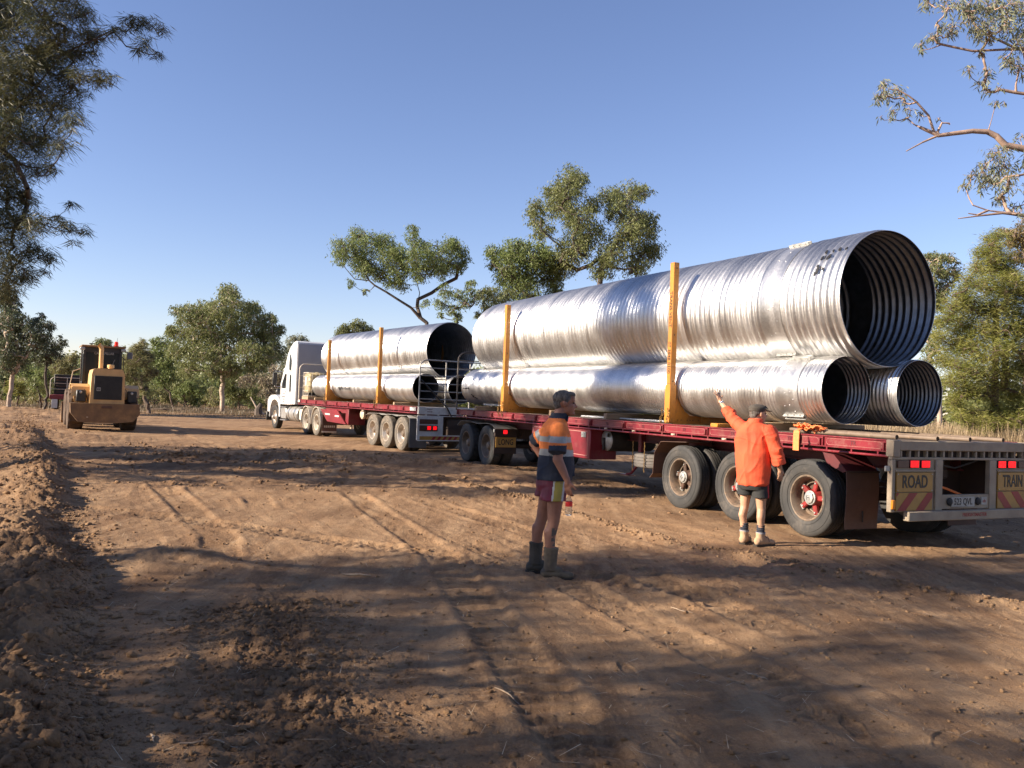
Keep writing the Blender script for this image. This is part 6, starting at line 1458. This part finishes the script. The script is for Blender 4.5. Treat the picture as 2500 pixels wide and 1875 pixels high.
grow('bushy dark tree partly hidden behind the front end of the huge pipe', gb(1200, 45), pxcl(C3b, 780, 540, 5.03, 45, 9, dup=2, rs=.9), lf_gum, bk_dark, .15, .3, 1., (.17, .04), group=gt, seed=10)
C4 = [(150,990,40),(230,970,45),(280,1000,40),(200,1020,40),(120,1020,25)]
grow('small distant treetop above the front of the front trailer pipes', gb(865, 72), pxcl(C4, 780, 400, 2.458, 72, 11, dup=3), lf_gum, bk_dark, .15, .5, 1.3, (.26, .06), group='distant trees beyond the clearing', seed=12)
gl = 'trees beyond the clearing left of the truck'
C5 = [(1060,260,100),(1100,380,110),(950,420,110),(780,430,100),(640,440,70),(540,450,60),(650,560,110),(840,560,130),(1050,540,140),(1250,440,110),(1330,430,80),(1330,560,120),(1180,680,140),(950,720,150),(720,720,140),(560,680,100),(480,640,60),(1480,540,80),(1500,650,110),(1580,640,70),(1420,740,120),(1250,860,140),(1000,900,140),(760,880,130),(560,860,110),(1450,900,130),(1550,850,110),(1350,1000,120),(1100,1060,110),(650,1050,100),(900,1060,80),(1120,290,60),(820,470,80)]
grow('broad green gum tree with pale twin trunks in the middle of the left clearing', (gb(530, 60)[0], 60, 0), pxcl(C5, 300, 650, 4.148, 60, 13, dup=3, rs=1.05), lf_gum, bk_pale, .34, .24, .95, (.24, .06), group=gl, seed=14, stems=2, tw=24)
C5b = [(420,780,110),(350,880,100),(330,1000,110),(450,960,120),(500,1100,100),(400,1150,90),(340,760,60),(300,900,60)]
grow('rounded tree on the left flank of the broad gum tree', (gb(425, 64)[0], 64, 0), pxcl(C5b, 300, 650, 4.148, 64, 15, dup=2), lf_gum2, bk_brown, .2, .25, 1., (.24, .06), group=gl, seed=16)
C5c = [(200,830,70),(100,950,110),(200,960,100),(60,1080,90),(150,1150,100),(280,1080,80),(220,1250,60),(30,980,70),(200,760,35),(130,820,40),(0,1100,80),(120,880,70),(250,900,60)]
grow('wispy yellow green tree just right of the loader', (gb(370, 52)[0], 52, 0), pxcl(C5c, 300, 650, 4.148, 52, 17, dup=3), lf_wat2, bk_brown, .13, .2, .9, (.22, .022), droop=.35, group=gl, seed=18, tw=30)
C5d = [(1550,1100,80),(1480,1180,100),(1400,1150,90),(1250,1160,100),(1560,1230,80),(1450,1280,80),(1530,1030,60),(1600,1150,50),(1620,1280,50)]
grow('half dead pinkish brown bush just left of the white truck', (gb(655, 54)[0], 54, 0), pxcl(C5d, 300, 650, 4.148, 54, 19, dup=2), lf_dead, bk_brown, .10, .2, .75, (.22, .07), group=gl, seed=20, name='bush', cat='bush')
C5e = [(680,1220,80),(620,1300,60),(760,1270,70),(560,1280,60)]
grow('low green bush under the broad gum tree, left of its trunks', (gb(465, 66)[0], 66, 0), pxcl(C5e, 300, 650, 4.148, 66, 21, dup=3), lf_gum2, bk_brown, .06, .2, 1., (.22, .05), group=gl, seed=22, name='bush', cat='bush')
C5f = [(1080,1250,100),(1180,1300,90),(1300,1280,90),(1120,1180,70)]
grow('low grey green bush between the pale trunks and the truck', (gb(585, 63)[0], 63, 0), pxcl(C5f, 300, 650, 4.148, 63, 23, dup=3), lf_gum, bk_brown, .06, .2, 1., (.22, .05), group=gl, seed=24, name='bush', cat='bush')
C5g = [(1750,760,90),(1830,740,50),(1700,850,80),(1680,960,80),(1650,1050,70)]
grow('pale treetop showing over the roof of the white cab', (gb(725, 74)[0], 74, 0), pxcl(C5g, 300, 650, 4.148, 74, 25, dup=2), lf_grey, bk_brown, .15, .5, 1.1, (.28, .06), group='distant trees beyond the clearing', seed=26)
C7 = [(1170,400,60),(1250,410,50),(1120,440,50),(1210,450,60)]
grow('small treetop showing just over the loader roof', (gb(250, 82)[0], 82, 0), pxcl(C7, 0, 750, 4.74, 82, 27, dup=3), lf_gum, bk_brown, .15, .6, 1.2, (.3, .07), group='distant trees beyond the clearing', seed=28)
C6 = [(100,120,140),(250,200,130),(60,300,150),(200,400,150),(350,300,120),(420,180,90),(480,100,45),(560,220,80),(620,220,45),(480,330,100),(400,450,110),(300,560,120),(100,560,140),(200,700,90),(-60,420,160),(-80,200,150),(120,10,90),(20,-60,90),(50,700,90),(60,-130,90),(150,-60,80),(20,-230,80),(170,40,80),(-60,-150,110)]
grow('dark gum tree with white trunks at the far left edge', (gb(8, 47)[0], 47, 0), pxcl(C6, 0, 750, 4.74, 47, 29, dup=2), lf_dark, bk_pale, .26, .25, 1.25, (.22, .055), group='trees on the far left', seed=30, stems=2)
C6b = [(600,430,100),(700,420,70),(740,400,45),(550,550,100),(650,540,80),(450,620,90),(500,430,80),(640,480,70),(700,340,30),(560,640,60)]
grow('open grey gum tree between the dark left tree and the loader', (gb(108, 49)[0], 49, 0), pxcl(C6b, 0, 750, 4.74, 49, 31, dup=2), lf_dark, bk_dark, .16, .25, .7, (.22, .05), group='trees on the far left', seed=32)
C6c = [(720,620,80),(820,600,70),(700,720,90),(830,700,70),(870,560,50),(600,740,60)]
grow('pale green tree behind the loader cab', (gb(165, 60)[0], 60, 0), pxcl(C6c, 0, 750, 4.74, 60, 33, dup=3), lf_wat2, bk_brown, .14, .25, 1., (.24, .05), group='trees on the far left', seed=34)
C6d = [(400,850,90),(520,800,90),(450,930,80),(560,900,60),(470,780,60),(540,720,50)]
grow('low round sapling left of the distant red trailer', (gb(105, 51)[0], 51, 0), pxcl(C6d, 0, 750, 4.74, 51, 35, dup=2), lf_gum2, bk_dark, .08, .3, .8, (.2, .045), group='trees on the far left', seed=36)
C6e = [(150,880,55),(200,930,60),(120,960,60),(260,900,50),(230,990,50)]
grow('bright green bush beside the white trunks on the far left', (gb(40, 55)[0], 55, 0), pxcl(C6e, 0, 750, 4.74, 55, 37, dup=3), lf_wat, bk_brown, .05, .2, 1.1, (.2, .03), droop=.2, group='trees on the far left', seed=38, name='bush', cat='bush')
# foreground casuarina on the left
C8 = [(60,60,90),(180,40,90),(300,30,55),(100,180,110),(240,150,80),(350,140,50),(50,300,110),(180,270,90),(300,250,60),(400,150,35),(450,130,28),(540,90,38),(600,90,34),(660,120,24),(590,170,30),(630,220,24),(560,200,22),(500,130,18),(300,350,60),(400,310,40),(440,320,22),(100,420,110),(220,420,80),(300,500,45),(50,540,110),(180,560,80),(260,590,40),(60,680,90),(160,680,50),(210,680,26),(30,800,80),(120,800,40),(60,900,80),(150,900,50),(230,880,20),(280,830,20),(270,920,32),(340,930,24),(290,980,18),(60,1000,80),(150,1020,50),(210,1050,32),(180,1100,22),(50,1100,70),(110,1130,30),(30,1180,50),(350,60,40),(330,310,30),(320,200,30),(380,210,28),
      (-80,100,130),(-100,300,140),(-80,500,130),(-100,700,130),(-80,900,120),(-250,200,150),(-250,500,150),(-220,800,140),(-60,-80,130),(120,-120,110),(-200,-150,140),(250,-60,70),(-80,1080,110),(-380,0,140),(-400,350,150),(-380,650,130),(-120,-350,140),(60,-280,110),(-300,-380,130)]
ex = [[at(x/1.66, y/1.66, 13.2+dy) for x, y, dy in q] for q in ([(-250,500,0),(60,450,0),(150,350,0),(250,220,0),(380,160,0),(480,110,0)], [(-250,520,0),(-60,560,0),(60,650,0),(110,760,0)])]
grow('large dark casuarina with drooping needle foliage filling the upper left corner', (-10.9, 13.2, 0), pxcl(C8, 0, 0, 1.66, 13.2, 41, dup=1, depth=.28), lf_cas, bk_dark, .20, .22, 1.15, (.17, .0095), droop=.75, seed=42, tw=44, dens=3.2, tuft=.27, twr=.0022, name='casuarina_tree', extra=ex, kink=.06)
# gum limbs reaching in from the upper right
C9 = [(600,20,55),(740,50,65),(870,30,85),(1000,40,80),(1120,60,90),(1200,50,60),(670,170,38),(640,260,50),(540,300,32),(560,340,18),(760,200,55),(880,120,75),(900,220,55),(1000,200,75),(1130,170,80),(1000,270,50),(1200,280,60),(970,360,25),(1150,420,70),(1210,470,50),(870,470,30),(1000,480,40),(960,560,40),(1000,620,35),(1080,590,28),(1050,700,22),(1110,700,18),(300,580,42),(270,650,42),(330,650,46),(400,600,40),(360,740,36),(270,790,18),(340,800,18),(420,690,40),(480,740,30),(540,770,26),(460,800,18),(660,800,18),(740,840,12),(1050,1030,75),(1100,1120,85),(960,1150,65),(880,1180,45),(860,1260,36),(1000,1230,75),(1150,1230,75),(1100,1330,55),(1170,1400,38),(1220,1430,30),(1220,930,35),
      (1350,100,130),(1500,300,150),(1400,500,120),(1350,1100,130),(1500,900,130),(1400,1300,110),(1300,250,100),(1600,600,150),(1500,0,150),(1650,200,160)]
def z9(x, y, d=0.): return at(2050+x/2.764, y/2.764, 16.5+d)
ex = [[z9(*q) for q in L] for L in ([(1700,1300),(1500,1080),(1244,1005),(1120,980),(1060,920),(1000,890),(900,885),(780,900),(670,915),(590,880),(545,860)], [(670,912),(560,960),(450,1020)], [(635,885),(600,780),(520,690),(470,650),(400,610),(330,600)], [(660,890),(690,830),(740,830)],
      [(1700,500),(1500,380),(1244,330),(1100,335),(900,345),(780,320),(690,300)], [(1190,325),(1050,260),(930,190),(860,60)], [(1300,640),(1190,625),(1080,605)], [(1650,1500),(1400,1480),(1150,1440),(1000,1420),(900,1385)], [(1100,1438),(950,1455),(800,1475)], [(1000,1420),(930,1450),(870,1440)])]
grow('gum tree reaching in from the upper right corner with a bare crooked limb', (at(2720, 937, 17)[0], 17, 0), pxcl(C9, 2050, 0, 2.764, 16.5, 43, dup=1, depth=.2), lf_grey, bk_limb, .30, .25, .75, (.14, .024), droop=1.15, seed=44, tw=20, dens=3.4, tuft=.30, twr=.0035, name='gum_tree', extra=ex, kink=.07, exr=.075)
# feathery wattle on the right
C10 = [(520,60,70),(600,20,80),(650,100,100),(560,180,100),(700,200,100),(460,190,55),(780,250,80),(400,320,90),(560,340,120),(720,380,130),(330,430,80),(260,520,90),(420,520,120),(600,540,130),(780,560,120),(200,640,90),(340,680,120),(520,720,130),(700,740,120),(840,700,90),(150,780,70),(280,840,120),(450,880,130),(640,900,120),(800,880,100),(200,980,90),(350,1040,120),(520,1080,120),(700,1080,120),(840,1050,100),(240,1150,80),(380,1220,100),(560,1240,110),(740,1240,110),(300,1350,70),(450,1420,80),(620,1400,80),(780,1380,80),(560,-60,50),(640,-80,60),(900,400,130),(950,700,140),(950,1000,140),(920,1250,120),(330,1440,70),(420,1500,80),(560,1500,90),(700,1500,90),(830,1480,90),(250,1300,60),(900,1480,90)]
ex = [[at(2250+x/3.456, 600+y/3.456, 24+d) for x, y, d in q] for q in ([(620,1300,0),(625,900,0),(630,600,0),(600,200,0)], [(610,1200,0),(580,900,.2),(560,600,.2)], [(690,1200,0),(720,850,-.3),(760,600,-.3)])]
grow('tall feathery yellow green wattle on the right behind the rear trailer', (at(2430, 937, 24)[0], 24, 0), pxcl(C10, 2250, 600, 3.456, 24, 45, dup=2, depth=.7), lf_wat, bk_brown, .10, .2, 1.05, (.17, .013), droop=.12, dens=2.8, seed=46, tw=44, tuft=.34, twr=.0045, name='wattle_tree', extra=ex, stems=2)
C11 = [(60,110,70),(150,110,75),(240,100,55),(290,140,35),(120,220,90),(220,230,90),(300,260,45),(100,330,70),(220,340,80),(150,420,60),(20,200,80),(20,320,90),(60,430,70),(120,500,80),(30,560,80),(100,650,80),(40,760,80),(110,880,90),(60,1000,90),(100,1150,90),(180,420,60)]
grow('dark gum tree between the huge pipe mouth and the wattle', (at(2290, 937, 36)[0], 36, 0), pxcl(C11, 2250, 600, 3.456, 36, 47, dup=2), lf_gum, bk_pale, .16, .35, .9, (.16, .035), seed=48, group='dark trees behind the wattle')
C12 = [(820,-60,90),(880,60,110),(800,100,70),(960,150,110),(900,-150,110),(780,-100,70),(740,-30,60),(700,-120,50)]
grow('brownish tree top behind the wattle under the bare twigs', (at(2520, 937, 30)[0], 30, 0), pxcl(C12, 2250, 600, 3.456, 30, 49, dup=2), leafmat('olive_leaf', (.15, .13, .05), (.22, .17, .07)), bk_limb, .18, .5, .9, (.15, .03), seed=50, group='dark trees behind the wattle')

# left trees shade the dirt; those behind the photographer are added to block sky
def shade_tree(label, x, y, h, w_, n, seed, lf=lf_gum, zlo=.26, lai=.9, dn=1.3):
    rng = np.random.default_rng(seed); cl = []
    while len(cl) < int(n*1.7):
        v = rng.uniform(-1, 1, 3)
        if v @ v > 1: continue
        z = h*(zlo+(1-zlo)*(v[2]+1)/2); cl.append((x+v[0]*w_, y+v[1]*w_, z, h*.046*(.7+.7*rng.random())))
    return grow(label, (x, y, 0), cl, lf, bk_brown, .24, .3, lai, (.22, .05), seed=seed+100, tw=14, dens=dn, tuft=.24, group='gum trees left of the photographer, shading the foreground, and added behind to block sky')
SH = [(-12.8, .1, 8.5, 2.6, 38, 1), (-16.8, 2.7, 12.2, 1.7, 44, 2), (-14, -4.5, 10, 3.2, 30, 3), (-9.6, 1.2, 5.6, 1.9, 26, 8), (-20, -3.5, 12, 3.2, 28, 4), (-12., -11., 11, 3.6, 50, 5), (-14.6, 14.6, 8.5, 2.2, 60, 6), (-18.5, 18.2, 11, 2.8, 80, 7), (4.5, -7., 11, 4.2, 60, 9), (-4.5, -8.5, 12, 4.4, 60, 10), (12.5, -4., 11, 4., 50, 11)]
for k, (x, y, h, w_, n, sd) in enumerate(SH):
    shade_tree('shady gum tree %s the photographer at %d paces, outside the picture' % ('left of' if x < -6 else 'added to block sky behind', int(math.hypot(x, y))), x, y, h, w_, n, sd, zlo=.2 if sd in (6, 7) else .26, dn=1.9 if sd in (6, 7) else 1.3)

# ------------------------------------------------------------------ low growth
def grass(name, label, n, region, hgt, lfm, seed, wd=.012, lean=.5):
    rng = np.random.default_rng(seed); P = region(n, rng); n = len(P); z = height(P[:, 0], P[:, 1], False) if n else 0
    th = rng.random(n)*2*pi; h = hgt(rng, n, P); a = lean*(.2+rng.random(n)); d = np.stack([np.cos(th)*np.sin(a), np.sin(th)*np.sin(a), np.cos(a)], -1); s = np.stack([-np.sin(th), np.cos(th), 0*th], -1)*wd*(.6+.8*rng.random(n))[:, None]
    b = np.stack([P[:, 0], P[:, 1], z-.01], -1); V = np.stack([b-s, b+s, b+d*h[:, None]+s*.25, b+d*h[:, None]-s*.25], 1).reshape(-1, 3)
    o = link(name, npmesh(name, V, np.arange(4*n).reshape(-1, 4), lfm)); tag(o, label, 'grass', kind='stuff'); return o
gm = leafmat('dry_grass', (.34, .24, .14), (.22, .16, .09), .3, .6); gm2 = leafmat('dry_scrub', (.27, .20, .13), (.15, .13, .08), .3, .5)
def tufts(xr, yr, k, sp):
    def f(n, rng):
        c = np.stack([rng.uniform(*xr, k), rng.uniform(*yr, k)], -1); i = rng.integers(0, k, n); return c[i]+rng.normal(0, sp, (n, 2))*(.4+rng.random(k)[i])[:, None]
    return f
grass('dry_grass', 'pale dry grass under the trees at the far edge of the clearing', 60000, tufts((-42, -8), (50, 82), 900, .55), lambda r, n, P: .03+.10*r.random(n)**2, gm, 1, .022, 1.0)
grass('dry_scrub', 'tall dry scrub and grass behind the rear trailer', 110000, tufts((6, 24), (21.5, 27), 620, .42), lambda r, n, P: .55+1.05*r.random(n)**1.3, leafmat('bleached_grass', (.46, .35, .21), (.30, .22, .13), .3, .6), 2, .010, .6)
grass('roadside_scrub', 'dry scrub behind the road train seen between the wheels', 26000, tufts((-4, 24), (33, 50), 420, .5), lambda r, n, P: .15+.5*r.random(n)**1.5, gm2, 3, .016, .7)
grass('bleached_scrub', 'pale bleached low scrub around the foot of the left trees', 22000, tufts((-34, -16), (55, 70), 70, .7), lambda r, n, P: .06+.30*r.random(n)**2, gm2, 4, .016, .8)
# far wood closing the horizon, one mass
rng = np.random.default_rng(5); n = 300; az = rng.uniform(-42, 48, n)*pi/180; rr = rng.uniform(88, 150, n)
P_ = []
for a, r_ in zip(az, rr):
    hh = rng.uniform(2.6, 6.0)*(r_/100); k = 520; v = rng.normal(0, 1, (k, 3)); v /= np.linalg.norm(v, axis=1, keepdims=True); v *= rng.random((k, 1))**.4
    P_.append(np.array([r_*sin(a), r_*cos(a), hh*.52])+v*[hh*.95, hh*.8, hh*.52])
P_ = np.concatenate(P_); V, Fq = leaves_np(P_, .55, .28, .4, rng)
o = link('far_woodland', npmesh('far_woodland', V, Fq, lf_gum)); tag(o, 'far belt of scrubby trees along the horizon', 'woodland', kind='stuff')
rb = np.random.default_rng(77)
for k in range(26):
    a = radians(-31+k*1.1+rb.uniform(-.5, .5)); Y_ = rb.uniform(60, 80); x_ = Y_*math.tan(a); h_ = rb.uniform(1.3, 3.8); cl = []
    for q in range(12): cl.append((x_+rb.normal(0, h_*.38), Y_+rb.normal(0, .8), h_*(.1+.75*rb.random()), h_*.17*(.8+.5*rb.random())))
    grow('mid green scrub bush in the belt closing the clearing behind the left trees', (x_, Y_, 0), cl, [lf_gum, lf_gum2, lf_wat2][k % 3], bk_brown, .08, .2, 1., (.3, .07), seed=200+k, tw=12, group='scrub bushes beyond the left clearing', name='bush', cat='bush')
# burnt stump left of the truck, branches on the ground
def log_(pts, r, mt, label, name='fallen_branch', cat='branch'):
    b = Vector(pts[0]); m = MB(); m.tube([Vector(p)-b for p in pts], r, 9); o = m.build(name, mt, None, b); return tag(o, label, cat)
p = at(632, 1015, 56); log_([(p[0], 56, -.05), (p[0]-.05, 56, .4), (p[0]+.1, 56, .8)], [.32, .24, .10], bk_dark, 'burnt dark stump left of the white truck', 'tree_stump', 'stump')
p = at(645, 1010, 56); log_([(p[0], 56, .05), (p[0]-.5, 56, .5), (p[0]-1.0, 56.2, 1.2)], [.1, .07, .03], bk_pale, 'broken pale branch leaning beside the burnt stump')
for px, Y, L, lab in ((365, 57, 2.2, 'fallen branch on the dirt between the loader and the broad gum tree'), (420, 60, 1.6, 'short fallen branch near the wispy tree right of the loader'), (600, 58, 1.8, 'fallen branch on the dirt left of the burnt stump')):
    p = gb(px, Y); log_([(p[0], Y, .1), (p[0]+L*.5, Y-.3, .16), (p[0]+L, Y+.2, .08)], [.05, .06, .02], bk_brown, lab)
